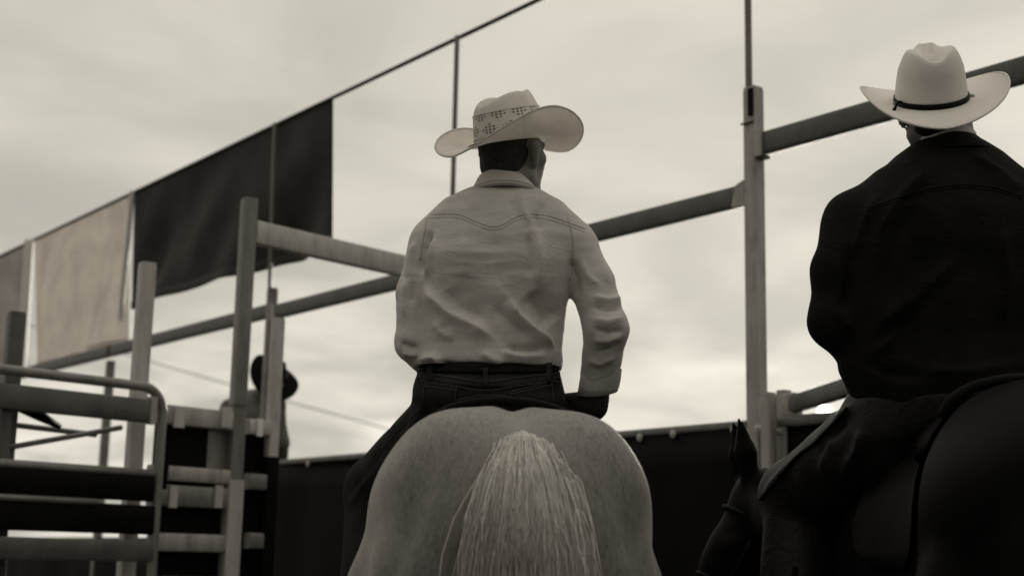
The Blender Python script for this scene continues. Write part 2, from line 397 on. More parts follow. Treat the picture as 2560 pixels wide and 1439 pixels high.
# ------------------------------------------------------------------ arena fence (one vertical plane, running near right to far left)
HP = 1.79
fa, fb = Qz(1890, 1050, HP), Qz(700, 1150, HP)
fd = unit([fb[0] - fa[0], fb[1] - fa[1], 0])            # along the fence, towards far left
fn = np.array([-fd[1], fd[0], 0.])
if fn[1] > 0: fn = -fn                                  # towards the camera
def onF(px, py, off=0.0):
    o = fa + fn * off; d = ray(px, py); t = ((o - CAM) @ fn) / (d @ fn); return CAM + d * t
def sF(px, py, off=0.0): return (onF(px, py, off) - fa) @ fd
def F3(s, z, off=0.0): p = fa + fd * s + fn * off; return np.array([p[0], p[1], z])
TUBE = .068
fence = empty('arena_fence', F3(0, 0), 'tall steel pipe arena fence with black rubber lower panel behind the riders', 'fence')
s1890 = sF(1891, 900); z1890 = onF(1891, 224)[2]
def post(parent, s, z0, z1, m, w=TUBE, off=0.0, cap=True, pl=F3):
    V, Fc = bar(pl(s, z0, off), pl(s, z1, off), w, w, up=fd)
    o = mk('post', V, Fc, m, parent, angle=35)
    if cap:
        V, Fc = bar(pl(s, z1 + .001, off), pl(s, z1 + .012, off), w * .94, w * .94, up=fd); mk('post_cap', V, Fc, m, o, angle=35)
    return o
main_post = post(fence, s1890, 0, z1890, 'galv')
V, Fc = bar(F3(s1890 - .02, z1890 - .13, .041), F3(s1890 - .02, z1890 - .005, .041), .03, .012, up=fn); mk('latch_strap', V, Fc, 'leather', main_post)
V, Fc = tube([F3(s1890 - .036, z1890 - .16, .04), F3(s1890 + .038, z1890 - .16, .04)], .006, 8); mk('latch_pin', V, Fc, 'dark_steel', main_post)
# low front post and capped short post beside it
post(fence, sF(1922, 1060, .085), 0, onF(1922, 988, .085)[2], 'galv', .05, .085)
sh = post(fence, sF(1960, 1000), 1.1, onF(1960, 982)[2], 'galv', .05)
for (px, z0, top, w, off) in ((672, 0, 727, .06, 0), (277, 0, 905, .062, 0), (-120, 0, 1000, .062, 0), (2820, 0, -120, .068, 0)):
    post(fence, sF(px, 900, off), z0, onF(px, top, off)[2], 'mid_steel', w, off)
# mid rail, left of the tall post, running all the way to the far left
zr = onF(1850, 491)[2]
def rail(s0, s1, z, m='dark_steel', w=.05, h=.1, off=0.0, parent=fence, name='rail'):
    V, Fc = bar(F3(s0, z, off), F3(s1, z, off), w, h, bev=.014); return mk(name, V, Fc, m, parent, angle=35)
s690 = sF(672, 900); s277 = sF(277, 900)
r1 = rail(s1890 + .036, s690 - .032, zr); r2 = rail(s690 + .032, s277 - .033, onF(480, 826)[2]); rail(s277 + .033, s277 + 3.2, onF(480, 826)[2])
for s_, z_ in ((s1890 + .037, zr), (s690 - .034, zr)):
    sgn = 1 if s_ > s1890 and s_ < 1 else -1
    mk('bracket', *loft([[F3(s_, z_ - .062, .032), F3(s_, z_ + .062, .032), F3(s_ + sgn * .05, z_ + .045, .032), F3(s_ + sgn * .075, z_ - .05, .032)],
                         [F3(s_, z_ - .062, .026), F3(s_, z_ + .062, .026), F3(s_ + sgn * .05, z_ + .045, .026), F3(s_ + sgn * .075, z_ - .05, .026)]], cap=True), 'galv', fence)
# higher rail, right bay
zr2 = onF(1935, 352)[2]
rr_ = rail(s1890 - .037, s1890 - 4.2, zr2, h=.105)
V, Fc = bar(F3(s1890 - .036, zr2 + .002, .03), F3(s1890 - .075, zr2 + .002, .03), .012, .13); mk('bracket', V, Fc, 'galv', fence)
V, Fc = bar(F3(s1890 - .037, zr2 - .063, .0), F3(s1890 - .075, zr2 - .063, .0), .045, .016); mk('bracket', V, Fc, 'dark_steel', fence)
# angled brace rail from the short post
b0 = onF(1978, 1012); b1 = Q(2330, 900, b0[1] - 1.05)
V, Fc = bar(b0, b1, .05, .075, bev=.014); mk('brace', V, Fc, 'dark_steel', fence, angle=35)
V, Fc = bar(b0 - fd * -.02 + [0, 0, .0], b0 - fd * .035, .062, .1); mk('bracket', V, Fc, 'galv', fence)
V, Fc = bar((b1[0], b1[1], 0), (b1[0], b1[1], b1[2] + .12), .06, .06, up=fd); mk('post', V, Fc, 'galv', fence, angle=35)
# lower panel with capping rail
sL = sF(690, 1150)
def panel(s0, s1, ztop, name='panel'):
    rows = []
    ns = max(4, int(abs(s1 - s0) / .12))
    front = []; 
    for k in range(ns + 1):
        s = s0 + (s1 - s0) * k / ns
        col_ = []
        for zz_ in np.linspace(0.08, ztop - .004, 12):
            wv = .012 * math.sin(s * 4.1 + zz_ * 1.7) * math.sin(zz_ * 2.6 + s) + .004 * math.sin(s * 11)
            col_.append(F3(s, zz_, .022 + max(wv, -.012)))
        front.append(col_)
    V, Fc = loft(front, closed=False)
    n0 = len(V); V2 = [p - fn * .012 for p in V]; Fc2 = [tuple(i + n0 for i in f[::-1]) for f in Fc]
    m_ = 12; ed = list(range(m_)) + [k * m_ + m_ - 1 for k in range(1, ns + 1)] + list(range(ns * m_ + m_ - 2, ns * m_ - 1, -1)) + [k * m_ for k in range(ns - 1, 0, -1)]
    side = [(b, a, n0 + a, n0 + b) for a, b in zip(ed, ed[1:] + ed[:1])]
    return mk(name, V + V2, Fc + Fc2 + side, 'black_rubber', fence, smooth=True)
pa = panel(s1890 + .03, sL, HP - .03); pb = panel(s1890 - .05, s1890 - 4.2, HP - .035); pc = panel(sL + .18, sL + 5, HP - .5)
rail(s1890 + .035, sL, HP - .016, 'mid_steel', .045, .034, .014, name='cap_rail')
rail(s1890 - .1, s1890 - 4.2, HP - .016, 'mid_steel', .045, .045, .014, name='cap_rail')
washV = None
for px, py, par in ((1683, 1083, pa), (1835, 1072, pa), (1895, 1070, pa), (1948, 1080, pb), (770, 1158, pa), (1600, 1092, pa), (2240, 1050, pb)):
    c = onF(px, py, .037); rgs = []
    for rr, oo in ((.0185, 0), (.0185, .004), (.010, .005), (.009, .011), (.001, .013)):
        rgs.append([c + fn * oo + (fd * math.cos(t) + np.array([0, 0, 1]) * math.sin(t)) * rr for t in np.linspace(0, 2 * math.pi, 13)[:-1]])
    mk('washer', *loft(rgs, cap=True), 'zinc', par, angle=40)

# ------------------------------------------------------------------ cable, poles and banners above the fence
OFFC = -.05
c0, c1 = onF(0, 640, OFFC), onF(985, 172, OFFC)
def cab_z(s): s0 = (c0 - fa) @ fd; s1 = (c1 - fa) @ fd; return c0[2] + (c1[2] - c0[2]) * (s - s0) / (s1 - s0)
V, Fc = tube([F3(s, cab_z(s), OFFC) for s in np.linspace(-4.5, 11, 32)], .014, 8)
tag(mk('cable', V, Fc, 'cable', smooth=True), 'dark taut cable strung above the fence carrying the cloth banners', 'cable')
PG = 'poles holding up the banner cable'
for (pxt, pyt, pxb, pyb, r, m, lb) in (
        (72, 612, 52, 940, .045, 'pole_white', 'thick white pole beside the grey banner at far left'),
        (330, 488, 300, 800, .022, 'pole_white', 'slim white pole where pale and dark banners meet'),
        (687, 312, 672, 780, .014, 'mid_steel', 'thin grey pole in front of the dark banner'),
        (1141, 160, 1127, 660, .0155, 'mid_steel', 'thin grey pole rising behind the straw hat rider'),
        (1872, 200, 1868, 420, .0165, 'mid_steel', 'grey pole clamped to the tall galvanised post')):
    st, sb = sF(pxt, pyt, OFFC + .04), sF(pxb, pyb, OFFC + .04)
    zb = onF(pxb, pyb, OFFC + .04)[2]; zt = cab_z(st) - .01
    if pxt > 1200: sb = st; zt = cab_z(st)
    V, Fc = tube([F3(sb, zb, OFFC + .04), F3(st, zt, OFFC + .04)], r, 10)
    tag(mk('cable_pole', V, Fc, m, angle=40), lb, 'pole', PG)
def banner(pt0, pt1, pb0, pb1, m, label, cat='banner', seed=0, amp=.03, diag=1.0):
    s0, s1 = sF(*pt0, OFFC), sF(*pt1, OFFC); z0b, z1b = onF(*pb0, OFFC)[2], onF(*pb1, OFFC)[2]; sb0, sb1 = sF(*pb0, OFFC), sF(*pb1, OFFC)
    r = np.random.default_rng(seed); nu, nv = 60, 30; g1 = []
    ph = r.uniform(0, 6, 4)
    for j in range(nv):
        v = j / (nv - 1); row = []
        for i in range(nu):
            u = i / (nu - 1); st_ = s0 + (s1 - s0) * u; sb_ = sb0 + (sb1 - sb0) * u
            s = st_ + (sb_ - st_) * v; z = (cab_z(st_) - .012) * (1 - v) + (z0b + (z1b - z0b) * u) * v - .015 * math.sin(u * 12 + ph[0]) ** 2 * v
            d = amp * (v ** .7) * (math.sin(7 * u + 4 * v * diag + ph[1]) * .6 + math.sin(15 * u + 7 * v * diag + ph[2]) * .35 + math.sin(31 * u + 6 * v + ph[3]) * .12)
            d *= min(1, 6 * u, 6 * (1 - u)) if diag else 1
            row.append(F3(s, z, OFFC - .004 - .05 * v + d))
        g1.append(row)
    V, Fc = loft(g1, closed=False); n0 = len(V)
    V2 = [p - fn * .003 for p in V]; Fc2 = [tuple(i + n0 for i in f[::-1]) for f in Fc]
    ed = list(range(nu)) + [j * nu + nu - 1 for j in range(1, nv)] + list(range(nv * nu - 2, (nv - 1) * nu - 1, -1)) + [j * nu for j in range(nv - 2, 0, -1)]
    Fs = [(b, a, n0 + a, n0 + b) for a, b in zip(ed, ed[1:] + ed[:1])]
    o = mk('banner', V + V2, Fc + Fc2 + Fs, m, smooth=True); tag(o, label, cat, 'banners hung from the cable')
    hm = MB()
    row = [p + fn * .004 for p in g1[-1]]; up_ = [p + fn * .004 for p in g1[-3]]
    hm = loft([row, up_, [p + fn * .003 for p in up_], [p + fn * .003 for p in row]], closed=False)
    mk('hem', *hm, m, o, smooth=True); return o
banner((334, 487), (831, 247), (314, 770), (813, 608), 'banner_dark', 'long dark cloth banner hanging from the cable at left', seed=3, amp=.10)
banner((84, 610), (320, 494), (80, 925), (306, 866), 'banner_light', 'pale cloth banner between the white poles, next to the dark one', seed=5, amp=.09)
banner((-260, 775), (62, 622), (-260, 985), (56, 925), 'banner_grey', 'grey cloth banner cut by the left edge of the picture', seed=8, amp=.09)

# ------------------------------------------------------------------ chute: one plane square to the fence
c615 = Q(600, 800, 6.95); cdv = -fn; 
ce = onF(1120, 690)                                     # where the beam reaches the fence
cdv = unit([ce[0] - c615[0], ce[1] - c615[1], 0])       # towards the fence
cn = np.array([cdv[1], -cdv[0], 0.]);  
if cn[1] > 0: cn = -cn                                  # towards the camera
def onC(px, py, off=0.0):
    o = c615 + cn * off; d = ray(px, py); return CAM + d * (((o - CAM) @ cn) / (d @ cn))
def sC(px, py, off=0.0): return (onC(px, py, off) - c615) @ cdv
def C3(s, z, off=0.0): p = c615 + cdv * s + cn * off; return np.array([p[0], p[1], z])
chute = empty('chute_frame', C3(0, 0), 'galvanised steel chute frame of square posts and cross rails at left', 'chute')
def cpost(px, pyt, m, w=TUBE, off=0.0, z0=0.0, px2=None, capm=None):
    return post(chute, sC(px, 900, off), z0, onC(px, pyt, off)[2], m, w, off, pl=C3)
p615 = cpost(601, 497, 'mid_steel', .068)
s615 = sC(601, 900)
zc = onC(600, 1015)[2]; V, Fc = bar(C3(s615, zc - .008), C3(s615, zc + .008), .073, .073, up=fd); mk('collar', V, Fc, 'dark_steel', p615, angle=35)
zc = onC(600, 1200)[2]; V, Fc = bar(C3(s615, 0.01), C3(s615, zc), .08, .08, up=fd); mk('post_sleeve', V, Fc, 'galv_light', p615, angle=35)
p355 = cpost(352, 660, 'galv_light', .068)
p690 = cpost(690, 800, 'galv_light', .056); zc = onC(680, 1142)[2]
V, Fc = bar(C3(sC(690, 900), 0.01), C3(sC(690, 900), zc), .066, .066, up=fd); mk('post_sleeve', V, Fc, 'black_rubber', p690, angle=35)
p35 = cpost(32, 786, 'dark_steel', .068)
def crail(px0, px1, pyA, pyB, m, parent=chute, w=.05, off=0.0, name='rail', bev=.01):
    """flat rail level with the ground between two lines of sight; pyA..pyB is its height at px0"""
    s0, s1 = sC(px0, pyA, off), sC(px1, pyA, off); zt, zb = onC(px0, pyA, off)[2], onC(px0, pyB, off)[2]
    V, Fc = bar(C3(s0, (zt + zb) / 2, off), C3(s1, (zt + zb) / 2, off), w, zt - zb, bev=bev); return mk(name, V, Fc, m, parent, angle=35)
beam_z0 = onC(680, 590)[2]
zt, zb = onC(680, 562)[2], onC(680, 620)[2]
send = (onF(1120, 690) - c615) @ cdv
V, Fc = bar(C3(s615 + .037, (zt + zb) / 2), C3(send - .04, (zt + zb) / 2), .06, zt - zb, bev=.012); mk('crossbeam', V, Fc, 'galv_light', chute, angle=35)
# cross rails between posts
ra = crail(375, 582, 1006, 1056, 'galv')
for px in (448, 566): V, Fc = bar(C3(sC(px, 1040, .03), onC(px, 1068, .03)[2], .03), C3(sC(px, 1040, .03), onC(px, 1016, .03)[2], .03), .012, .06, up=cdv); mk('bracket', V, Fc, 'galv_light', ra)
crail(375, 582, 1160, 1198, 'galv')
rb = crail(375, 582, 1208, 1262, 'mid_steel')
for px in (433, 546): V, Fc = bar(C3(sC(px, 1240, .03), onC(px, 1268, .03)[2], .03), C3(sC(px, 1240, .03), onC(px, 1212, .03)[2], .03), .012, .045, up=cdv); mk('bracket', V, Fc, 'galv_light', rb)
crail(375, 582, 1330, 1376, 'galv'); crail(375, 582, 1440, 1500, 'galv')
rc = crail(618, 672, 1046, 1084, 'galv_light'); V, Fc = bar(C3(sC(650, 1060, .03), onC(650, 1090, .03)[2], .03), C3(sC(650, 1060, .03), onC(650, 1046, .03)[2], .03), .012, .035, up=cdv); mk('bracket', V, Fc, 'pole_white', rc)
crail(618, 672, 1182, 1222, 'mid_steel'); crail(618, 672, 1330, 1370, 'mid_steel')
def csheet(px0, px1, py0, py1, m, off, name='sheet', parent=chute):
    s0, s1 = sC(px0, py0, off), sC(px1, py0, off); za, zb_ = onC(px0, py0, off)[2], onC(px0, py1, off)[2]
    V, Fc = bar(C3(s0, (za + zb_) / 2, off), C3(s1, (za + zb_) / 2, off), .006, za - zb_, bev=.002); mk(name, V, Fc, m, parent)
csheet(388, 524, 1050, 1175, 'black_rubber', -.04); csheet(522, 586, 1060, 1180, 'mid_steel', -.034)
csheet(388, 586, 1190, 1700, 'black_rubber', -.04); csheet(612, 676, 1078, 1700, 'black_rubber', -.04)

# ------------------------------------------------------------------ swing gate in front of the chute frame
OG = .16
gate = empty('swing_gate', C3(sC(200, 1100, OG), 0, OG), 'dark tubular steel swing gate with rounded corner at lower left', 'gate')
sR = sC(398, 1150, OG); zT = onC(300, 958, OG)[2]; sA = sC(-420, 900, OG); R_ = .115
pts = [C3(sA, .35, OG)] + [C3(sA, z, OG) for z in (.8, 1.2, zT - R_)]
pts += [C3(sA + R_ - R_ * math.cos(a), zT - R_ + R_ * math.sin(a), OG) for a in np.linspace(.2, math.pi / 2, 6)]
pts += [C3(s, zT, OG) for s in np.linspace(sA + R_ + .05, sR - R_ - .02, 8)]
pts += [C3(sR - R_ + R_ * math.sin(a), zT - R_ + R_ * math.cos(a), OG) for a in np.linspace(0, math.pi / 2, 9)]
pts += [C3(sR, z, OG) for z in np.linspace(zT - R_ - .05, .35, 6)]
mk('frame', *tube(pts, .0225, 12), 'mid_steel', gate, smooth=True)
def grail(pyA, pyB, pxr, m, w=.05, pxl=-400, pref=200, name='rail', off=OG, bev=.012):
    zt_, zb_ = onC(pref, pyA, off)[2], onC(pref, pyB, off)[2]; s1 = sC(pxr, pyB, off)
    V, Fc = bar(C3(sA + .03, (zt_ + zb_) / 2, off), C3(s1, (zt_ + zb_) / 2, off), w, zt_ - zb_, bev=bev); return mk(name, V, Fc, m, gate, angle=35)
grail(979, 1040, 366, 'dark_steel')
V, Fc = bar(C3(sC(378, 1030, OG + .005), onC(378, 1060, OG)[2], OG + .005), C3(sC(378, 1030, OG + .005), onC(378, 992, OG)[2], OG + .005), .05, .035, up=cdv); mk('end_plate', V, Fc, 'galv', gate, angle=35)
zt_ = onC(200, 1171, OG)[2]
mk('rail_tube', *tube([C3(sA + .03, zt_, OG), C3(sR - .02, zt_, OG)], .02, 12), 'mid_steel', gate, smooth=True)
grail(1176, 1244, 378, 'black_rubber', .04, name='rail')
zt_ = onC(200, 1252, OG)[2]; mk('rail_tube', *tube([C3(sA + .03, zt_, OG + .02), C3(sC(235, 1260, OG), zt_, OG + .02)], .014, 12), 'mid_steel', gate, smooth=True)
grail(1254, 1330, 378, 'black_rubber', .04); grail(1345, 1400, 378, 'dark_steel', .04)
mk('hinge_strap', *bar(C3(sC(418, 1150, OG), onC(418, 1130, OG)[2], OG), C3(sC(412, 1200, OG), onC(412, 1222, OG)[2], OG), .02, .02, up=cdv), 'leather', gate)
mk('brace_rod', *tube([onC(8, 1120, .05), onC(303, 1068, .0)], .0125, 10), 'mid_steel', chute, smooth=True)
mk('brace_rod', *tube([onC(40, 1062, .0), onC(240, 1086, .0)], .0125, 10), 'mid_steel', chute, smooth=True)
mk('latch_lever', *tube([onC(52, 1012, .08), onC(95, 1036, .08), onC(150, 1066, .07)], [.03, .024, .012], 10), 'black_rubber', gate, smooth=True)
mk('latch_post', *bar(onC(10, 1000, .1), onC(-8, 1300, .1), .06, .05, up=cdv), 'dark_steel', gate, angle=35)

# platform behind the fence that the third man stands on, and a far wire
p0 = Q(640, 1200, 10.1)
pf = empty('catwalk', (p0[0], 10.1, 0), 'low plank catwalk behind the black fence panel', 'catwalk')
for k in range(4): V, Fc = bar((p0[0] - .9, 9.85 + k * .16, .72), (p0[0] + .5, 9.85 + k * .16, .72), .15, .04); mk('plank', V, Fc, 'plank', pf)
for sx in (-.8, .4):
    for y in (9.85, 10.33): V, Fc = bar((p0[0] + sx, y, 0), (p0[0] + sx, y, .698), .06, .06, up=(1, 0, 0)); mk('leg', V, Fc, 'plank', pf)
a, b = Q(-300, 700, 60), Q(1400, 1190, 60)
tag(mk('overhead_wire', *tube(smoothpath([a, (a + b) / 2 + [0, 0, -.15], b], 20), .028, 6), 'mid_steel', smooth=True), 'thin far wire sagging across the sky behind the chute', 'wire')

#PEOPLE
# ------------------------------------------------------------------ hats
def frame_of(theta, pitch, roll):
    f = np.array([math.sin(theta), math.cos(theta), 0]); r = np.array([math.cos(theta), -math.sin(theta), 0]); u = np.array([0, 0, 1.])
    f, u = f * math.cos(pitch) + u * math.sin(pitch), u * math.cos(pitch) - f * math.sin(pitch)
    r, u = r * math.cos(roll) + u * math.sin(roll), u * math.cos(roll) - r * math.sin(roll)
    return f, r, u
def hat(root, c, fr, mb, mc, a=.2, b=.18, ia=.098, ib=.082, curl=.085, droop=.02, H=.12, Hf=.012, ta=.082, tb=.06, asym=0.0, crease=.03, dent=.022, curlp=1.6, band=None, thread=None):
    f, r, u = fr; c = np.asarray(c, float); n = 96
    phis = [2 * math.pi * k / n for k in range(n)]
    def pt(ff, rr, uu): return c + f * ff + r * rr + u * uu
    def brim(s, ph, dz):
        cf, sf = math.cos(ph), math.sin(ph)
        ro_f, ro_r = a * cf, b * (1 + asym * sf) * sf; ri_f, ri_r = ia * cf, ib * sf
        q = s ** .92
        z = curl * (1 + asym * sf) * abs(sf) ** curlp * s ** 1.9 - droop * (cf * cf) ** .8 * s ** 1.3
        k = 1 - .10 * abs(sf) ** 3 * s ** 3
        return pt(ri_f + (ro_f - ri_f) * q, (ri_r + (ro_r - ri_r) * q) * k, z + dz)
    ss = list(np.linspace(0, 1, 12)); rings = [[brim(s, p, .0022) for p in phis] for s in ss]
    rings += [[brim(1.012, p, 0) for p in phis]] + [[brim(s, p, -.0022) for p in phis] for s in ss[::-1]]
    V, Fc = loft(rings); hb = mk('hat', V, Fc, mb, root, smooth=True)
    # edge binding
    mk('brim_edge', *tube([brim(1.0, p, 0) for p in phis] + [brim(1.0, 0, 0)], .0026, 6), mb, hb, smooth=True)
    def crown(t, ph):
        cf, sf = math.cos(ph), math.sin(ph); e = t ** 1.4; rd = 1 - .13 * max(0, (t - .62) / .31) ** 2.2
        return pt((ia + (ta - ia) * e) * cf * rd, (ib + (tb - ib) * e) * sf * rd, (H + Hf * cf * t) * t)
    rg = [[crown(t, p) for p in phis] for t in np.linspace(0, .93, 16)]
    for rho in (.985, .95, .9, .82, .72, .6, .46, .3, .14, .01):
        row = []
        for p in phis:
            cf, sf = math.cos(p), math.sin(p); v = rho * sf; w = rho * cf
            top = (H + Hf * cf * rho) * (1.0 - .045 * max(0, rho - .9) / .1)
            z = top - crease * math.exp(-(v / .34) ** 2) * (1 - .45 * w) * min(1, (1 - rho) * 5 + .25)
            z -= dent * math.exp(-((abs(v) - .72) / .28) ** 2 - ((w - .5) / .38) ** 2)
            row.append(pt(ta * w * .87, tb * v * .87, z))
        rg.append(row)
    # pinch the front sides of the crown
    V, Fc = loft(rg, cap=True)
    V = np.array(V); loc = V - c; lf, lr, lu = loc @ f, loc @ r, loc @ u
    pin = .016 * np.exp(-((lf - .05) / .03) ** 2 - ((lu - H * .9) / .035) ** 2) * np.sign(lr) * (np.abs(lr) > .02)
    V = V - r * pin[:, None]
    Fq = np.array([q for q in Fc if len(q) == 4]); Vr = V
    for _ in range(9):
        Vn = relax(Vr, Fq, 1, .5); E_ = Vn - Vr; E = np.vstack([Fq[:, [0, 1]], Fq[:, [1, 2]], Fq[:, [2, 3]], Fq[:, [3, 0]]])
        dg = np.bincount(E[:, 0], minlength=len(V)) + 1e-9
        Av = np.stack([np.bincount(E[:, 0], weights=Vr[E[:, 1], j], minlength=len(V)) for j in range(3)], 1) / dg[:, None]
        Vn = Vr + .6 * (Av - Vr); Vn[:11 * n] = V[:11 * n]; Vr = Vn
    V = Vr
    cr = mk('crown', V, Fc, mc, hb, smooth=True)
    uv = cr.data.uv_layers.new(name='UVMap'); nl = len(rg[0])
    for poly in cr.data.polygons:
        if len(poly.vertices) > 4: continue
        ks = [v % nl for v in poly.vertices]; wrap = max(ks) - min(ks) > nl / 2
        for li, v in zip(poly.loop_indices, poly.vertices):
            k = v % nl; j = v // nl
            if wrap and k == 0: k = nl
            uv.data[li].uv = (k / nl, min(j / 15 * .93, 1.0))
    if band:
        t0, t1, th, bm = band
        prof = []
        for t, e in ((t0, .0005), (t0, th), ((t0 + t1) / 2, th * 1.15), (t1, th), (t1, .0005)):
            prof.append([crown(t, p) + unit(f * math.cos(p) / ia + r * math.sin(p) / ib) * e for p in phis])
        mk('hat_band', *loft(prof), bm, hb, smooth=True)
    for t, rad, bm in (thread or ()):
        mk('band_thread', *tube([crown(t, p) + unit(f * math.cos(p) / ia + r * math.sin(p) / ib) * .001 for p in phis] + [crown(t, 0)], rad, 5), bm, hb, smooth=True)
    return hb, pt, brim, crown
def straw_crown():
    m = mat('woven_straw_crown', 0.80, 0.75, 0, 0.06, 40, bump=0.2, bscale=300, transl=0.42, spec=0.25)
    t = m.node_tree; lk = t.links.new
    uvn = t.nodes.new('ShaderNodeUVMap'); uvn.uv_map = 'UVMap'; sp = t.nodes.new('ShaderNodeSeparateXYZ'); lk(uvn.outputs[0], sp.inputs[0])
    def m_(op, a, b=None):
        n = t.nodes.new('ShaderNodeMath'); n.operation = op
        for i, v in enumerate((a, b)):
            if v is None: continue
            if isinstance(v, (int, float)): n.inputs[i].default_value = v
            else: lk(v, n.inputs[i])
        return n.outputs[0]
    U, Vv = m_('MULTIPLY', sp.outputs[0], 10.0), m_('MULTIPLY', m_('SUBTRACT', sp.outputs[1], .12), 3.4)
    row = m_('FLOOR', Vv); Ush = m_('ADD', U, m_('MULTIPLY', row, .5))
    du = m_('ABSOLUTE', m_('SUBTRACT', m_('FRACT', Ush), .5)); dv = m_('ABSOLUTE', m_('SUBTRACT', m_('FRACT', Vv), .5))
    dia = m_('LESS_THAN', m_('ADD', du, dv), .45)
    dots = m_('MULTIPLY', m_('GREATER_THAN', m_('SINE', m_('MULTIPLY', sp.outputs[0], 6.2832 * 10 * 5)), -.35), m_('GREATER_THAN', m_('SINE', m_('MULTIPLY', sp.outputs[1], 6.2832 * 3.4 * 5)), -.35))
    rng = m_('MULTIPLY', m_('GREATER_THAN', sp.outputs[1], .14), m_('LESS_THAN', sp.outputs[1], .64))
    k = m_('MULTIPLY', m_('MULTIPLY', dia, dots), rng)
    fac = m_('SUBTRACT', 1.0, m_('MULTIPLY', k, .82))
    mx = [n for n in t.nodes if n.type == 'MIX'][0]
    src = mx.inputs[6].links[0].from_socket
    lk(m_('MULTIPLY', src, fac), mx.inputs[6])
    return m
MT['straw_crown'] = straw_crown()

# ------------------------------------------------------------------ heads and hands (in an implicit field)
def head_into(fl, c, fr, k=1.0, neck=None):
    f, r, u = fr; P_ = lambda a, b, z: c + f * a * k + r * b * k + u * z * k
    ax = (f, r, u)
    fl.u(fl.ell(P_(-.012, 0, .022), (.096 * k, .075 * k, .078 * k), ax))
    fl.u(fl.ell(P_(.02, 0, -.03), (.075 * k, .064 * k, .085 * k), ax), .02)
    fl.u(fl.cone(P_(.055, 0, -.095), P_(.075, 0, -.098), .024 * k, .02 * k), .02)       # chin
    for s in (-1, 1):
        fl.u(fl.cone(P_(-.01, s * .055, -.062), P_(.058, s * .018, -.098), .02 * k, .018 * k), .02)  # jaw
        fl.u(fl.cone(P_(.045, s * .05, -.012), P_(.065, s * .035, -.02), .022 * k, .018 * k), .015)  # cheekbone
        fl.u(fl.cone(P_(.078, s * .012, .028), P_(.072, s * .042, .028), .012 * k, .012 * k), .01)   # brow
        fl.u(fl.ell(P_(.077, s * .031, .006), (.011 * k, .012 * k, .008 * k), ax), .003)            # eye
        fl.u(fl.cone(P_(.083, s * .018, -.055), P_(.087, 0, -.055), .008 * k, .009 * k), .01)        # lips
    fl.u(fl.cone(P_(.088, 0, .012), P_(.106, 0, -.028), .009 * k, .012 * k), .008)      # nose
    if neck is not None: fl.u(fl.cone(neck[0], neck[1], neck[2], neck[3]), .03)
    for s in (-1, 1):                                                                   # ears, standing off the skull
        e0 = P_(-.018, s * .088, .016); e1 = P_(-.006, s * .079, -.036)
        fl.u(fl.cone(e0, e1, .0145 * k, .009 * k), .004)
        fl.u(fl.cone(P_(-.024, s * .094, .014), P_(-.018, s * .09, -.018), .008 * k, .006 * k), .003)
def hand_into(fl, w, d, side, nrm, k=1.0, r=1.0, curl=.9):
    """w wrist, d pointing direction, side towards the thumb, nrm back of the hand"""
    d = unit(d); nrm = unit(nrm - d * (nrm @ d)); side = unit(np.cross(d, nrm)) * (1 if np.cross(d, nrm) @ side > 0 else -1)
    p = lambda a, b, z: w + d * a * k + side * b * k + nrm * z * k
    fl.u(fl.cone(w, p(.03, 0, 0), .028 * r, .03 * r), .01)
    for i, (b, ln, rr) in enumerate(((.032, .072, .0098), (.011, .08, .0102), (-.011, .074, .0098), (-.031, .058, .0088))):
        a0 = p(.02, b * .6, 0); a1 = p(.088, b, .004)
        fl.u(fl.cone(a0, a1, .0165 * r, .013 * r), .010)
        q = a1; dirs = [unit(d * math.cos(t) - nrm * math.sin(t)) for t in (curl * .5, curl * 1.25, curl * 1.9)]
        for j, dd in enumerate(dirs):
            q2 = q + dd * ln * k * (.45, .32, .23)[j]; fl.u(fl.cone(q, q2, rr * r * (1 - .06 * j), rr * r * (.94 - .08 * j)), .003); q = q2
    t0 = p(.022, .022, -.006); t1 = p(.05, .056, -.016); t2 = p(.082, .06, -.03); t3 = p(.104, .05, -.042)
    fl.u(fl.cone(t0, t1, .017 * r, .0135 * r), .008); fl.u(fl.cone(t1, t2, .012 * r, .011 * r), .003); fl.u(fl.cone(t2, t3, .0108 * r, .009 * r), .003)
def bbox(pts, m): P_ = np.array(pts); return P_.min(0) - m, P_.max(0) + m

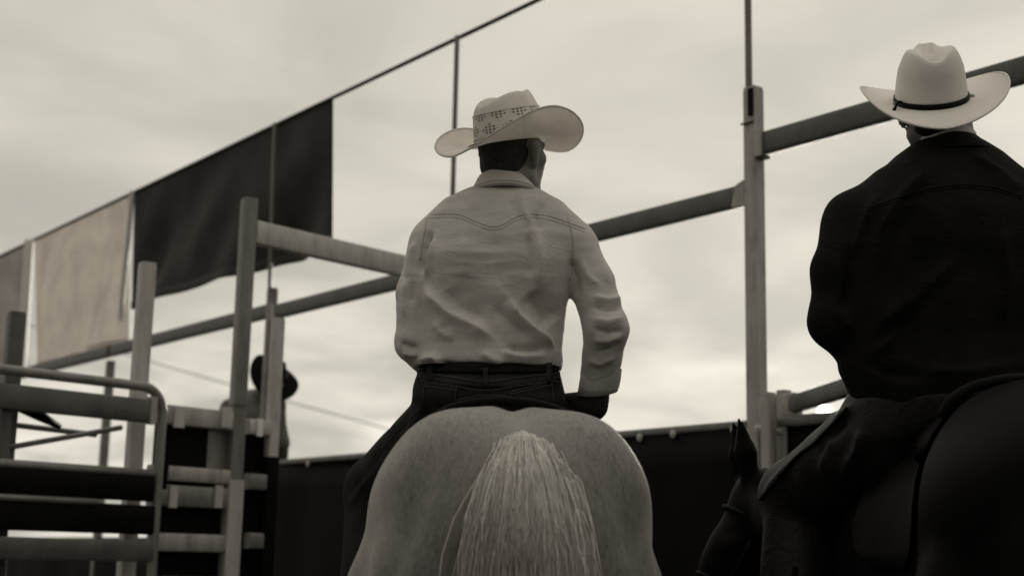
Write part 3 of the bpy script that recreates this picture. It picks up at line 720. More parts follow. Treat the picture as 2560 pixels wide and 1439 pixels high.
#HORSES
# ------------------------------------------------------------------ horses
HEADS = {}
def horse(origin, yaw, label, coat, hairm, neck_pts, h=.014, scale=1.0, slim=1.0, croup=1.494, fuzz=0):
    o = np.array(origin, float); root = empty('horse', o, label, 'horse')
    cy, sy = math.cos(yaw), math.sin(yaw)
    def T(p): p = np.asarray(p, float) * scale; return np.array([p[0] * cy - p[1] * sy, p[0] * sy + p[1] * cy, p[2]]) + o
    zc = croup - .25
    fl = Field((-.48, -.22, -.02), (.48, 2.75, 1.85), h)
    fl.u(fl.ell((0, .42, zc), (.290, .42, .25), n=2.1))
    for s in (-1, 1):
        fl.u(fl.ell((s * .115, .20, zc), (.135, .20, .205), n=2.1), .05)                 # croup and buttock
        fl.u(fl.ell((s * .15, .34, zc - .13), (.125, .30, .29), n=2.1), .06)
        fl.u(fl.cone((s * .14, .15, zc - .12), (s * .15, .20, .92), .12, .12), .06)
        fl.u(fl.cone((s * .19, .42, 1.08), (s * .165, .12, .72), .15, .085), .05)              # thigh, gaskin
        fl.u(fl.cone((s * .165, .12, .74), (s * .155, -.02, .56), .075, .052), .04)
        fl.u(fl.cone((s * .155, -.04, .57), (s * .15, .0, .2), .046, .034), .02)               # cannon
        fl.u(fl.cone((s * .15, .0, .2), (s * .15, .06, .085), .04, .038), .02)
        fl.u(fl.cone((s * .15, .065, .085), (s * .15, .08, .035), .044, .055), .008)           # hoof
        fl.u(fl.cone((s * .15, 1.58, 1.18), (s * .15, 1.50, .82), .17, .10), .06)              # shoulder, forearm
        fl.u(fl.cone((s * .15, 1.50, .85), (s * .14, 1.50, .5), .09, .052), .04)
        fl.u(fl.cone((s * .14, 1.50, .5), (s * .14, 1.49, .19), .046, .034), .02)
        fl.u(fl.cone((s * .14, 1.49, .19), (s * .14, 1.55, .085), .04, .038), .02)
        fl.u(fl.cone((s * .14, 1.555, .085), (s * .14, 1.57, .035), .044, .055), .008)
    fl.u(fl.ell((0, .98, 1.13), (.295, .72, .325), n=2.3), .08)                                 # barrel
    fl.u(fl.ell((0, 1.45, 1.2), (.20, .34, .31), n=2.2), .08)
    fl.u(fl.cone((0, 1.35, 1.42), (0, 1.6, 1.42), .09, .1), .08)                                # withers
    N0, N1, N2, MZ = [np.array(q, float) for q in neck_pts]
    fl.u(fl.cone(N0, N1, .20, .145), .08); fl.u(fl.cone(N0 + [0, -.05, .1], N1 + [0, 0, .06], .12, .09), .06); fl.u(fl.cone(N1, N2, .145, .10), .05)
    hd = unit(MZ - N2); hs = unit(np.cross(hd, (0, 0, 1.))); hu = unit(np.cross(hs, hd)); 
    fl.u(fl.cone(N2, N2 + hd * .22, .098, .092), .04); fl.u(fl.cone(N2 + hd * .18, MZ, .085, .055), .05)
    fl.u(fl.cone(N2 - hu * .06 + hd * .08, N2 - hu * .05 + hd * .2, .075, .06), .04)            # jowl
    fl.u(fl.cone(MZ, MZ + hd * .06, .056, .05), .03)
    for s in (-1, 1):
        fl.u(fl.ell(N2 + hd * .17 + hs * s * .075 + hu * .045, (.02, .028, .02)), .02)          # eye
        fl.u(fl.ell(MZ + hd * .05 + hs * s * .03 + hu * .02, (.014, .02, .014)), .01)
        eb = N2 - hd * .02 + hs * s * .052 + hu * .07
        et = eb + np.array([-.035, 0, .2]) + hs * s * .01
        fl.u(fl.cone(eb, eb * .5 + et * .5, .026, .034), .012); fl.u(fl.cone(eb * .5 + et * .5, et, .034, .009), .012)
    V, Fc = fl.mesh(3)
    # crease along the croup, groove under the tail, flank hollow
    n = vnorm(V, Fc); x, y, z = V.T
    d = -.014 * np.exp(-(x / .028) ** 2) * np.clip((z - croup + .14) / .08, 0, 1) * np.clip((y - .08) / .1, 0, 1) * np.clip((1.2 - y) / .5, 0, 1)
    d += -.018 * np.exp(-(x / .035) ** 2) * np.clip((.32 - y) / .2, 0, 1) * np.clip((croup - .13 - z) / .06, 0, 1)
    d += .006 * np.sin(z * 21 + np.abs(x) * 16) * np.exp(-((y - .15) / .2) ** 2) * np.clip((croup - .1 - z) / .1, 0, 1)
    ax_ = np.abs(x); dz_ = croup - z; rear = np.clip((.75 - y) / .3, 0, 1)
    d += rear * (-.010 * np.exp(-((ax_ - .12 - .30 * dz_) / .028) ** 2) * np.clip((dz_ - .06) / .1, 0, 1) * np.clip((.5 - dz_) / .2, 0, 1))
    d += rear * (.009 * np.exp(-((ax_ - .17) / .05) ** 2 - ((dz_ - .07) / .06) ** 2 - ((y - .5) / .12) ** 2))
    d += rear * (-.006 * np.exp(-((ax_ - .235) / .03) ** 2) * np.clip((dz_ - .18) / .1, 0, 1))
    V = V + n * d[:, None]
    if slim < 1: V[:, 0] *= 1 - (1 - slim) * np.clip((V[:, 1] - .5) / .35, 0, 1) * np.clip((1.85 - V[:, 1]) / .2, 0, 1)
    V[:, 2] = np.maximum(V[:, 2], 0.0)
    Wd = np.stack([V[:, 0] * cy - V[:, 1] * sy, V[:, 0] * sy + V[:, 1] * cy, V[:, 2]], 1) * scale + o
    body = mk('body', Wd, Fc, coat, root, smooth=True)
    tree = bvh(Wd, Fc)
    if fuzz:                                        # short lying coat hair over the hindquarters
        r = np.random.default_rng(21); nW = vnorm(Wd, Fc); sel = np.where((V[:, 1] < .95) & (V[:, 2] > .85))[0]
        k = r.choice(sel, fuzz); q = Fc[r.integers(0, len(Fc), 1)]
        P0 = Wd[k] + r.normal(0, h * .6, (fuzz, 3)); Nn = nW[k]; P0 -= Nn * np.sum((P0 - Wd[k]) * Nn, 1)[:, None]
        dn = np.stack([V[k, 0] * .8 + r.normal(0, .18, fuzz), -.25 * np.ones(fuzz), -np.ones(fuzz)], 1); dn -= Nn * np.sum(dn * Nn, 1)[:, None]; dn /= np.linalg.norm(dn, axis=1)[:, None] + 1e-9
        sd_ = np.cross(dn, Nn); ln = r.uniform(.008, .018, (fuzz, 1)); wd = .0003
        A = P0 - sd_ * wd - Nn * .001; B = P0 + sd_ * wd - Nn * .001; C_ = P0 + dn * ln + Nn * ln * r.uniform(.05, .18, (fuzz, 1))
        tri = np.stack([A, B, C_], 1).reshape(-1, 3)
        ch = tag(mk('coat_hair', tri, np.arange(3 * fuzz).reshape(-1, 3), coat, body, smooth=True), kind='stuff')
        nn3 = np.repeat(Nn + dn * .25 + r.normal(0, .05, (fuzz, 3)), 3, 0); nn3 /= np.linalg.norm(nn3, axis=1)[:, None]
        ch.data.normals_split_custom_set_from_vertices(nn3.tolist())
    # mane
    mb = MB(); r = np.random.default_rng(4)
    for k in range(160):
        t = r.uniform(0, 1); q = (N0 + [0, -.05, .2]) * (1 - t) + (N2 + np.array([0, -.02, .1])) * t
        pp = [q, q + [.05, .0, .01], q + [.1 + r.normal(0, .01), r.normal(0, .02), -.09], q + [.11 + r.normal(0, .012), r.normal(0, .03), -.2]]
        mb.add(*tube([T(p) for p in pp], [.006, .006, .004, .001], 4))
    tag(mk('mane', mb.v, mb.f, hairm, root, smooth=True), kind='stuff')
    HEADS[root.name] = (N2, MZ, hd, hs, hu)
    return root, T, tree, body
def tail(root, T, tree, croup, hairm, n, seed, x0=0.0, spread=.135, xw=.0, light=True):
    r = np.random.default_rng(seed)
    def sk(z, lift):                                  # a point on the midline of the rump at height z
        hp, *_ = tree.ray_cast(Vector(T((x0, -.8, z))), Vector(T((0, 1, 0)) - T((0, 0, 0)))); hp = np.array(hp)
        return hp + (T((0, -lift, 0)) - T((0, 0, 0)))
    dock = smoothpath([sk(croup - .10, -.03), sk(croup - .115, -.022), sk(croup - .14, -.012), sk(croup - .17, .008), sk(croup - .26, .01), sk(croup - .36, .01)], 14)
    to = mk('tail', *tube(dock, list(np.linspace(.012, .010, 14)), 10), 'coat' if light else 'coat_dark', root, smooth=True)
    V = []; Fc = []; sh = []
    ex = T((1, 0, 0)) - T((0, 0, 0)); ey = T((0, 1, 0)) - T((0, 0, 0))
    nc = 130; clump = np.clip(r.normal(0, .85, nc), -2.3, 2.3); cw = r.normal(0, .010, nc); cp = r.uniform(0, 6.3, nc); cfq = r.uniform(7, 15, nc); clump2 = r.uniform(0, 1, nc)
    for k in range(n):
        t = r.uniform(.04, .72); i = t * 12.99; p = dock[int(i)] * (1 - i % 1) + dock[int(i) + 1] * (i % 1)
        cl_ = int(r.integers(0, nc)); lat = float(np.clip(clump[cl_] + r.normal(0, .16), -2.6, 2.6))
        w0 = .044 * (1 - .5 * t); start = p + ex * (lat * w0 * .62) + ey * (-.018 * math.sqrt(max(0, 1 - min(1, abs(lat) / 2.6) ** 2)))
        latc = lat
        if light and k > n * .86:                   # hair springing from the croup round the dock
            a_ = float(np.clip(r.normal(0, .026), -.055, .055)); z0 = croup - .078 - abs(r.normal(0, .028)) - abs(a_) * .45
            hp, hn, *_ = tree.ray_cast(Vector(T((x0 + a_, -.8, z0))), Vector(ey))
            if hp is not None: start = np.array(hp) + np.array(hn) * .003; p = start; lat = a_ / (w0 * .62); latc = np.clip(lat, -1.5, 1.5)
        zend = (.45 + r.uniform(0, .35)) if r.random() < .8 else p[2] - r.uniform(.12, .4)
        zend = min(zend, p[2] - .12)
        tgt = (latc + r.normal(0, .10) + (r.normal(0, .32) if r.random() < .22 else 0)) * spread * .60; wob = r.normal(0, .009, 2); fq = r.uniform(5, 11); ph = r.uniform(0, 6)
        pts = []; m = 11
        for j in range(m):
            u = j / (m - 1); z = start[2] + (zend - start[2]) * u ** 1.05; dz = start[2] - z
            ss = 1 - math.exp(-dz / .095)
            xx = lat * w0 * .62 * (1 - ss) + tgt * ss * (1 - .35 * max(0, dz - .35)) + (wob[0] * .45 * math.sin(fq * dz + ph) + cw[cl_] * math.sin(cfq[cl_] * dz + cp[cl_])) * min(1, dz * 6) + xw * dz
            b = T((x0, 0, 0)) + ex * xx; lift = .006 + .030 * min(1, dz / .15) * max(0, 1 - (abs(lat) / 1.95) ** 2) + .012 * clump2[cl_] * min(1, dz / .1) + .004 * r.random()
            q = np.array([b[0], b[1], z])
            hp, hn, hi, hd_ = tree.ray_cast(Vector(q - ey * .8), Vector(ey))
            dk = 9 if dz < .3 else -.05
            yq = dk
            pos = q + ey * yq
            if hp is not None:
                ys = (np.array(hp) - q) @ ey / (ey @ ey); pos = q + ey * min(yq if dz > .05 else ys - lift, ys - lift)
            if j == 0: pos = start
            pts.append(pos)
        rad = r.uniform(.0005, .0012); b0 = len(V)
        vv, ff = tube(pts, [rad * .8] + [rad] * (m - 3) + [rad * .6, rad * .2], 3, cap=False)
        V += vv; Fc += [tuple(a + b0 for a in q) for q in ff]
        sh += [float(np.clip(1.0 + .10 * math.sin(cl_ * 2.4) + r.normal(0, .2), .5, 1.6))] * len(vv)
    o = tag(mk('tail_hair', V, Fc, hairm, to, smooth=True), kind='stuff')
    at = o.data.attributes.new('shade', 'FLOAT', 'POINT'); at.data.foreach_set('value', sh)
    return to
h1c = Q(1279, 1010, 2.97); YAW1 = math.radians(3.2)
H1 = np.array([h1c[0] + .36 * math.sin(YAW1), 2.97 - .36, 0])
horse1, T1, tree1, body1 = horse(H1, YAW1, 'pale horse seen from behind carrying the rider in the light shirt', 'coat', 'tail',
    ((0, 1.5, 1.2), (0, 1.95, 1.5), (0, 2.2, 1.62), (0, 2.52, 1.22)), croup=h1c[2], fuzz=90000)
tail(horse1, T1, tree1, h1c[2], 'tail', 9500, 11, x0=.006, spread=.094, xw=-.005)
h2c = Q(2735, 925, 2.62); YAW2 = math.radians(5)
H2 = np.array([h2c[0] + .36 * math.sin(YAW2), 2.62 - .36, 0])
horse2, T2, tree2, body2 = horse(H2, YAW2, 'dark horse at right edge under the rider in black', 'coat_dark', 'hair_dark',
    ((0, 1.5, 1.18), (-.07, 1.95, 1.30), (-.145, 2.13, 1.355), (-.34, 2.15, .99)), croup=h2c[2], slim=.74)
tail(horse2, T2, tree2, h2c[2], 'hair_dark', 500, 12, light=False)

def saddle(T, tree, cant, label, m='leather'):
    """seat, cantle, horn, skirt, fender and stirrup on the horse's back (horse coordinates)"""
    y0, zb = cant
    root = empty('saddle', T((0, y0 + .25, zb)), label, 'saddle')
    rows = []
    for y, w, dz in ((y0 - .02, .17, .02), (y0 + .03, .19, .01), (y0 + .12, .18, .02), (y0 + .26, .14, .015), (y0 + .38, .13, .05), (y0 + .46, .10, .09)):
        rows.append([T((w * math.sin(a) * 1.0, y, zb + dz * math.cos(a) ** 2 - .10 * (1 - math.cos(a)))) for a in np.linspace(-1.35, 1.35, 17)])
    low = [[p - np.array([0, 0, .035]) for p in r_] for r_ in rows]
    V, Fc = loft([a + b[::-1] for a, b in zip(rows, low)], cap=True); mk('seat', V, Fc, m, root, smooth=True)
    arc = [T((.185 * math.sin(a), y0 - .03 - .02 * math.cos(a), zb - .05 + .095 * max(0, math.cos(a)) ** .8)) for a in np.linspace(-1.5, 1.5, 21)]
    mk('cantle', *tube(arc, .012, 10), m, root, smooth=True)
    mk('horn', *tube([T((0, y0 + .46, zb + .06)), T((0, y0 + .49, zb + .14)), T((0, y0 + .50, zb + .16))], [.03, .022, .04], 12), m, root, smooth=True)
    for s in (-1, 1):
        rg = []; ax = T((1, 0, 0)) - T((0, 0, 0))
        for i, a in enumerate(np.linspace(.35, 1.62, 10)):
            row = []; c_ = max(0, (a - 1.2) / .42) ** 2 * .16
            for u in np.linspace(0, 1, 12):
                y = y0 - .12 + c_ + (.58 - 2 * c_) * u; ctr = T((0, y, 1.18)); dv = unit(ax * s * math.sin(a) + np.array([0, 0, math.cos(a)]))
                hp, hn, *_ = tree.ray_cast(Vector(ctr + dv * 1.2), Vector(-dv))
                row.append((np.array(hp) if hp is not None else ctr + dv * .3) + dv * .012)
            rg.append(row)
        rg2 = [[p - unit(ax * s + np.array([0, 0, .3])) * .011 for p in q] for q in rg]
        V, Fc = loft(rg + rg2[::-1], closed=False); mk('skirt', V, Fc, m, root, smooth=True)
        mk('stirrup_strap', *bar(T((s * .345, y0 + .5, zb - .34)), T((s * .43, y0 + .5, .72)), .014, .07, up=(0, 1, 0)), m, root)
        st = [T((s * .43 + .055 * math.cos(a), y0 + .5, .66 + .075 * math.sin(a))) for a in np.linspace(0, 2 * math.pi, 15)]
        mk('stirrup', *tube(st, .009, 8), m, root, smooth=True)
    return root

#RIDER1
# ------------------------------------------------------------------ rider in the light shirt
Y1 = 3.66
r1b = Q(1230, 1040, Y1)
man1 = empty('person', (r1b[0], Y1, r1b[2]), 'rider in light denim shirt and woven straw cowboy hat riding the pale horse', 'person')
def rowz(py, lft, rgt, b, Y, dy=0.0):
    l, r_ = Q(lft, py, Y), Q(rgt, py, Y); return ((l[2] + r_[2]) / 2, (l[0] + r_[0]) / 2, Y + dy, (r_[0] - l[0]) / 2, b)
torso1 = [rowz(462, 1196, 1335, .055, Y1, .02), rowz(478, 1160, 1362, .075, Y1, .015), rowz(505, 1112, 1396, .095, Y1), rowz(545, 1078, 1428, .115, Y1), rowz(600, 1060, 1440, .128, Y1, -.005),
          rowz(660, 1050, 1436, .135, Y1, -.01), rowz(720, 1049, 1424, .132, Y1, -.005), rowz(800, 1044, 1413, .128, Y1, .005), rowz(870, 1040, 1407, .128, Y1, .01),
          rowz(906, 1033, 1409, .133, Y1, .01), rowz(922, 1036, 1405, .131, Y1, .01)]
aL = [Q(1088, 614, Y1), Q(1032, 730, Y1 - .02), Q(1032, 860, Y1 - .02), Q(1105, 955, Y1 + .28)]
aR = [Q(1428, 618, Y1), Q(1480, 710, Y1 - .02), Q(1515, 822, Y1 - .05), Q(1498, 935, Y1 + .01), Q(1490, 985, Y1 + .03)]
lo, hi = bbox([t for t in aL + aR] + [(torso1[0][1], Y1 - .16, torso1[0][0]), (torso1[0][1], Y1 + .16, torso1[-1][0])], .09)
fl = Field(lo, hi, .0054)
fl.u(fl.loftz(torso1))
fl.u(fl.cone(Q(1150, 568, Y1), aL[0], .062, .064), .04); fl.u(fl.cone(Q(1370, 568, Y1), aR[0], .062, .066), .04)
fl.u(fl.cone(aL[0], aL[1], .064, .043), .024); fl.u(fl.cone(aL[1], aL[2], .043, .042), .012); fl.u(fl.cone(aL[2], aL[3], .044, .034), .02)
fl.u(fl.cone(aR[0], aR[1], .066, .058), .02); fl.u(fl.cone(aR[1], aR[2], .058, .054), .012); fl.u(fl.cone(aR[2], aR[3], .055, .05), .02)
V, Fc = fl.mesh(2)
V = wave(V, Fc, .0011, 24, 1, (1, 1, .7)); V = wave(V, Fc, .0008, 55, 2, (.5, .5, 1.5))
FOLDS1 = [
    ([(1060, 700), (1078, 735), (1124, 780), (1190, 812), (1240, 850)], 17, .012, .45),
    ([(1268, 740), (1300, 790), (1361, 842), (1385, 880)], 16, .014, .5),
    ([(1320, 730), (1350, 770), (1385, 815)], 26, -.016, 0),
    ([(1230, 760), (1270, 800), (1330, 850)], 18, -.006, 0),
    ([(1110, 720), (1150, 770), (1220, 800)], 24, -.007, 0),
    ([(1140, 850), (1100, 830), (1085, 800)], 14, .005, .2),
    ([(1265, 868), (1310, 872), (1365, 872)], 9, -.010, .2), ([(1250, 880), (1310, 890), (1370, 886)], 9, .006, 0),
    ([(1050, 900), (1085, 893), (1110, 906)], 9, .011, .2), ([(1045, 916), (1090, 908), (1140, 912)], 7, -.006, 0),
    ([(1200, 880), (1225, 895), (1260, 905)], 9, .006, 0),
    ([(1320, 575), (1328, 640), (1322, 700)], 12, -.007, .2), ([(1345, 580), (1352, 650), (1345, 720)], 12, .006, 0),
    ([(1300, 480), (1310, 530), (1330, 560)], 9, .005, 0), ([(1360, 500), (1345, 540), (1350, 580)], 10, -.006, 0), ([(1275, 500), (1285, 530)], 8, -.003, 0),
    ([(1080, 570), (1062, 620), (1052, 690)], 9, -.010, 0), ([(1092, 590), (1075, 640), (1068, 700)], 9, .007, .3),
    ([(1040, 600), (1024, 650), (1018, 700)], 8, .005, 0), ([(1018, 690), (1010, 740), (1012, 800)], 7, .005, 0), ([(1032, 700), (1028, 760)], 7, -.006, 0),
    ([(1000, 855), (1025, 868), (1045, 866)], 8, -.008, 0), ([(1005, 880), (1030, 886), (1046, 885)], 6, .005, 0),
    ([(1430, 640), (1440, 700), (1438, 750)], 9, -.009, 0), ([(1455, 650), (1470, 690), (1500, 715)], 8, .007, .2),
    ([(1480, 740), (1520, 750), (1556, 742)], 8, .008, .2), ([(1478, 765), (1520, 775), (1560, 768)], 7, -.008, 0), ([(1480, 795), (1520, 803), (1562, 792)], 8, .008, .3),
    ([(1482, 820), (1520, 832), (1562, 825)], 7, -.008, 0), ([(1480, 850), (1520, 852), (1555, 835)], 8, .007, 0), ([(1490, 880), (1530, 872), (1556, 852)], 6, -.006, 0), ([(1470, 900), (1500, 910), (1540, 890)], 7, .006, 0),
    ([(1490, 620), (1510, 670), (1525, 720)], 8, .004, 0),
    ([(1090, 620), (1160, 632), (1250, 628)], 5, .0010, 0), ([(1120, 652), (1200, 660), (1300, 650)], 4, .0010, 0), ([(1090, 680), (1150, 684), (1210, 694)], 4, .0010, 0), ([(1230, 690), (1300, 684), (1330, 690)], 4, .0010, 0),
    ([(1160, 590), (1165, 640), (1158, 700)], 22, .004, 0), ([(1245, 580), (1240, 650), (1250, 720)], 26, -.005, 0)]
V = folds(V, Fc, [(a, b, c * (1.25 if a[0][0] > 1440 else 1.9), d) for a, b, c, d in FOLDS1])
shirt1 = mk('shirt', V, Fc, 'shirt', man1, smooth=True); sb1 = bvh(V, Fc)
yoke = [(1030, 548), (1062, 538), (1110, 535), (1150, 537), (1185, 552), (1225, 566), (1255, 562), (1285, 545), (1320, 535), (1370, 540), (1420, 556), (1462, 572)]
for dy, rr in ((0, .0014), (8, .0010)): mk('yoke_seam', *seam(sb1, [(x, y + dy) for x, y in yoke], rr, .0002, 50), 'shirt_seam', shirt1, smooth=True)
mk('sleeve_seam', *seam(sb1, [(1068, 545), (1058, 600), (1050, 650)], .0018, .0005, 16), 'shirt_seam', shirt1, smooth=True)
mk('sleeve_seam', *seam(sb1, [(1420, 545), (1432, 600), (1430, 660), (1424, 700)], .0018, .0005, 18), 'shirt_seam', shirt1, smooth=True)
mk('hem', *seam(sb1, [(1040, 908), (1100, 905), (1180, 912), (1260, 918), (1340, 916), (1400, 912)], .0016, .0006, 40), 'shirt_seam', shirt1, smooth=True)
# collar
def collar(parent, prof, m, Y, seamr=True, mseam='shirt_seam'):
    rings = []
    for (py, l, r_, b, dy, e) in prof:
        a, c = Q(l, py, Y), Q(r_, py, Y); cx, cz, w = (a[0] + c[0]) / 2, (a[2] + c[2]) / 2, (c[0] - a[0]) / 2 + e
        tilt = (c[2] - a[2]) / (c[0] - a[0])
        rings.append([np.array([cx + w * math.sin(t), Y + dy - (b + e) * math.cos(t), cz + tilt * w * math.sin(t) - .018 * (1 - math.cos(t))]) for t in np.linspace(-2.6, 2.6, 41)])
    V, Fc = loft(rings, closed=False); return mk('collar', V, Fc, m, parent, smooth=True), rings
co1, rg = collar(shirt1, [(436, 1199, 1312, .050, .02, -.004), (429, 1199, 1313, .052, .018, .001), (431, 1196, 1316, .056, .016, .003), (450, 1187, 1331, .068, .010, .003), (470, 1177, 1345, .080, .004, .004), (479, 1171, 1350, .083, .002, .003), (481, 1173, 1348, .078, .002, -.004)], 'shirt', Y1)
mk('collar_stitch', *tube([p * 1.0 + np.array([0, -.0012, 0]) for p in rg[4]], .0012, 5), 'shirt_seam', co1, smooth=True)
# body: head, neck, arms, hands
TH1 = math.radians(40)
fr1 = frame_of(TH1, math.radians(8), math.radians(-2))
hc1 = Q(1283, 389, Y1 + .03)
hip1 = Q(1228, 985, Y1)
wL = Q(1105, 955, Y1 + .28)
lo, hi = bbox([hc1 + [0, 0, .14], hip1 + [0, 0, -.05], aL[3] + [0, .16, 0], aR[4] + [0, .1, -.14], aR[2], hc1 + [.16, .14, 0]], .10)
fl = Field(lo, hi, .0068)
fl.u(fl.cone(hip1, Q(1240, 620, Y1), .085, .08)); fl.u(fl.cone(Q(1150, 585, Y1), Q(1370, 585, Y1), .05, .05), .05)
fl.u(fl.cone(Q(1255, 500, Y1 + .01), Q(1268, 400, Y1 + .02), .058, .062), .04)
for A, rs in ((aL, (.036, .026, .024, .020)), (aR[:4], (.036, .034, .032, .026))):
    for a, b, ra_, rb_ in zip(A[:-1], A[1:], rs[:-1], rs[1:]): fl.u(fl.cone(a, b, ra_, rb_), .01)
hand_into(fl, aL[3], np.array([.3, .8, -.2]), np.array([0, 0, 1.]), np.array([-.3, .2, .9]), curl=1.2)
hdR = unit(Q(1436, 1062, Y1 + .06) - Q(1487, 995, Y1 + .03)); nR = np.array([.5, -.75, .4])
hand_into(fl, Q(1487, 995, Y1 + .03), hdR, np.array([-.6, .1, .5]), nR, curl=.7, r=.88)
head_into(fl, hc1, fr1)
V, Fc = fl.mesh(2); mk('body', V, Fc, 'skin', man1, smooth=True)
lo, hi = bbox([hc1], .125); fl = Field(lo, hi, .006); ax = fr1
fl.u(fl.ell(hc1 - ax[0] * .016 + ax[2] * .02, (.0945, .0755, .078), ax)); fl.u(fl.ell(hc1 - ax[0] * .055 - ax[2] * .035, (.042, .062, .038), ax), .02)
fl.F = np.maximum(fl.F, ((fl.X - hc1[0]) * ax[0][0] + (fl.Y - hc1[1]) * ax[0][1] + (fl.Z - hc1[2]) * ax[0][2]) + .018)
V, Fc = fl.mesh(2); mk('hair', V, Fc, 'crop_hair', man1, smooth=True)
lo, hi = bbox([Q(1487, 965, Y1 + .03), Q(1420, 1070, Y1 + .15), Q(1520, 1070, Y1)], .09); fl = Field(lo, hi, .0045)
wr = Q(1487, 995, Y1 + .03)
hand_into(fl, wr, hdR, np.array([-.6, .1, .5]), nR, curl=.55, r=1.28)
fl.u(fl.cone(Q(1490, 972, Y1 + .03), Q(1484, 1014, Y1 + .035), .036, .038), .008)
V, Fc = fl.mesh(2); glove1 = mk('glove', V, Fc, 'glove', man1, smooth=True)
# flared open cuff
def ringc(c, ax, r1_, r2_, n=24, sx=None):
    ax = unit(ax); x = unit(np.cross(ax, (0, 1, 0)) if sx is None else sx - ax * (np.asarray(sx) @ ax)); y = np.cross(ax, x)
    return [c + x * r1_ * math.cos(t) * (1 + .06 * math.sin(3 * t)) + y * r2_ * math.sin(t) for t in np.linspace(0, 2 * math.pi, n + 1)[:-1]]
ax_ = unit(Q(1498, 988, Y1 + .03) - Q(1512, 905, Y1))
cf = [ringc(Q(1510, 915, Y1), ax_, .046, .046), ringc(Q(1502, 938, Y1 + .01), ax_, .052, .05), ringc(Q(1497, 962, Y1 + .02), ax_ + [.12, 0, 0], .052, .048), ringc(Q(1493, 980, Y1 + .025), ax_ + [.25, 0, 0], .052, .046),
      ringc(Q(1493, 981, Y1 + .025), ax_ + [.25, 0, 0], .048, .042), ringc(Q(1498, 955, Y1 + .02), ax_, .045, .04)]
mk('cuff', *loft(cf), 'shirt', shirt1, smooth=True)
# hat
hb1, pt1, br1, cw1 = hat(man1, hc1 + fr1[2] * .034 - fr1[0] * .010, frame_of(TH1 + .12, math.radians(14), math.radians(-2)), 'straw', 'straw_crown', a=.212, b=.192, curl=.068, droop=.03, ia=.104, ib=.089,
    H=.135, Hf=.02, ta=.096, tb=.072, crease=.034, dent=.02, thread=((.62, .0011, MT['shirt_seam']), (.10, .0011, MT['shirt_seam'])))
cs = [cw1(.03, 3.5) , cw1(.03, 3.9)]
bp = [br1(.02, 2.7, .006), br1(.1, 2.85, .006), br1(.35, 3.02, .005), br1(.55, 3.05, .005)]
mk('hat_cord', *tube(smoothpath(bp, 12), .0016, 6), 'band', hb1, smooth=True)
# jeans
kL = Q(932, 1218, Y1 + .30); kR = Q(1548, 1225, Y1 + .34)
lo, hi = bbox([Q(1030, 915, Y1 - .15), Q(1410, 915, Y1 + .15), kL, kR, (kL[0] - .02, Y1 + .2, .72), (kR[0], Y1 + .2, .72), r1b + [0, 0, -.08]], .12); fl = Field(lo, hi, .0078)
fl.u(fl.loftz([rowz(912, 1052, 1398, .118, Y1, .01), rowz(940, 1044, 1406, .126, Y1, .005), rowz(975, 1036, 1412, .14, Y1, 0), rowz(1005, 1034, 1416, .15, Y1, 0), rowz(1060, 1060, 1395, .15, Y1, .02)]))
hL, hR = Q(1122, 1038, Y1 + .02), Q(1328, 1040, Y1 + .02)
fl.u(fl.cone(hL, kL, .092, .074), .02); fl.u(fl.cone(hR, kR, .090, .074), .02)
aLk, aRk = np.array([kL[0] - .035, Y1 + .16, .60]), np.array([kR[0] + .03, Y1 + .2, .60])
fl.u(fl.cone(kL, aLk, .070, .058), .03); fl.u(fl.cone(kR, aRk, .070, .058), .03)
V, Fc = fl.mesh(2); V = wave(V, Fc, .0025, 30, 5)
V = folds(V, Fc, [([(1060, 1000), (1050, 1040), (1030, 1060)], 9, .008, 0), ([(1020, 1030), (1010, 1060), (990, 1085)], 7, -.008, 0), ([(1000, 1040), (960, 1090), (920, 1160)], 8, .005, 0),
                  ([(960, 1110), (930, 1160), (880, 1230)], 8, -.006, 0), ([(930, 1180), (900, 1220), (870, 1270)], 7, .006, 0), ([(1320, 985), (1360, 980), (1400, 970)], 7, -.004, 0)])
jeans1 = mk('jeans', V, Fc, 'jeans', man1, smooth=True); jb1 = bvh(V, Fc)
# waistband with stitching, loops, yoke, pockets
mk('belt', *patch(jb1, lambda u, v: (1050 + (1402 - 1050) * u, 913 + 17 * v + 4 * math.sin(u * math.pi)), 36, 4, .006), 'leather', jeans1, smooth=True)
mk('waistband', *patch(jb1, lambda u, v: (1046 + (1406 - 1046) * u, 929 + 21 * v + (20 if v > .5 else 18) * math.sin(u * math.pi) ** 1.0), 40, 4, .0045), 'jeans', jeans1, smooth=True)
for dy in (0, 20): mk('waist_stitch', *seam(jb1, [(1056, 933 + dy), (1120, 944 + dy), (1212, 957 + dy), (1300, 946 + dy), (1392, 934 + dy)], .0013, .0058, 40), 'jeans_seam', jeans1, smooth=True)
for px, py in ((1214, 945), (1078, 932), (1368, 934)): mk('belt_loop', *patch(jb1, bil([(px - 6, py - 22), (px + 6, py - 22), (px + 6, py + 24), (px - 6, py + 24)]), 3, 6, .010), 'jeans', jeans1, smooth=True)
mk('yoke_seam', *seam(jb1, [(1130, 1003), (1170, 993), (1215, 988), (1270, 990), (1330, 1000)], .0014, .001, 24), 'jeans_seam', jeans1, smooth=True)
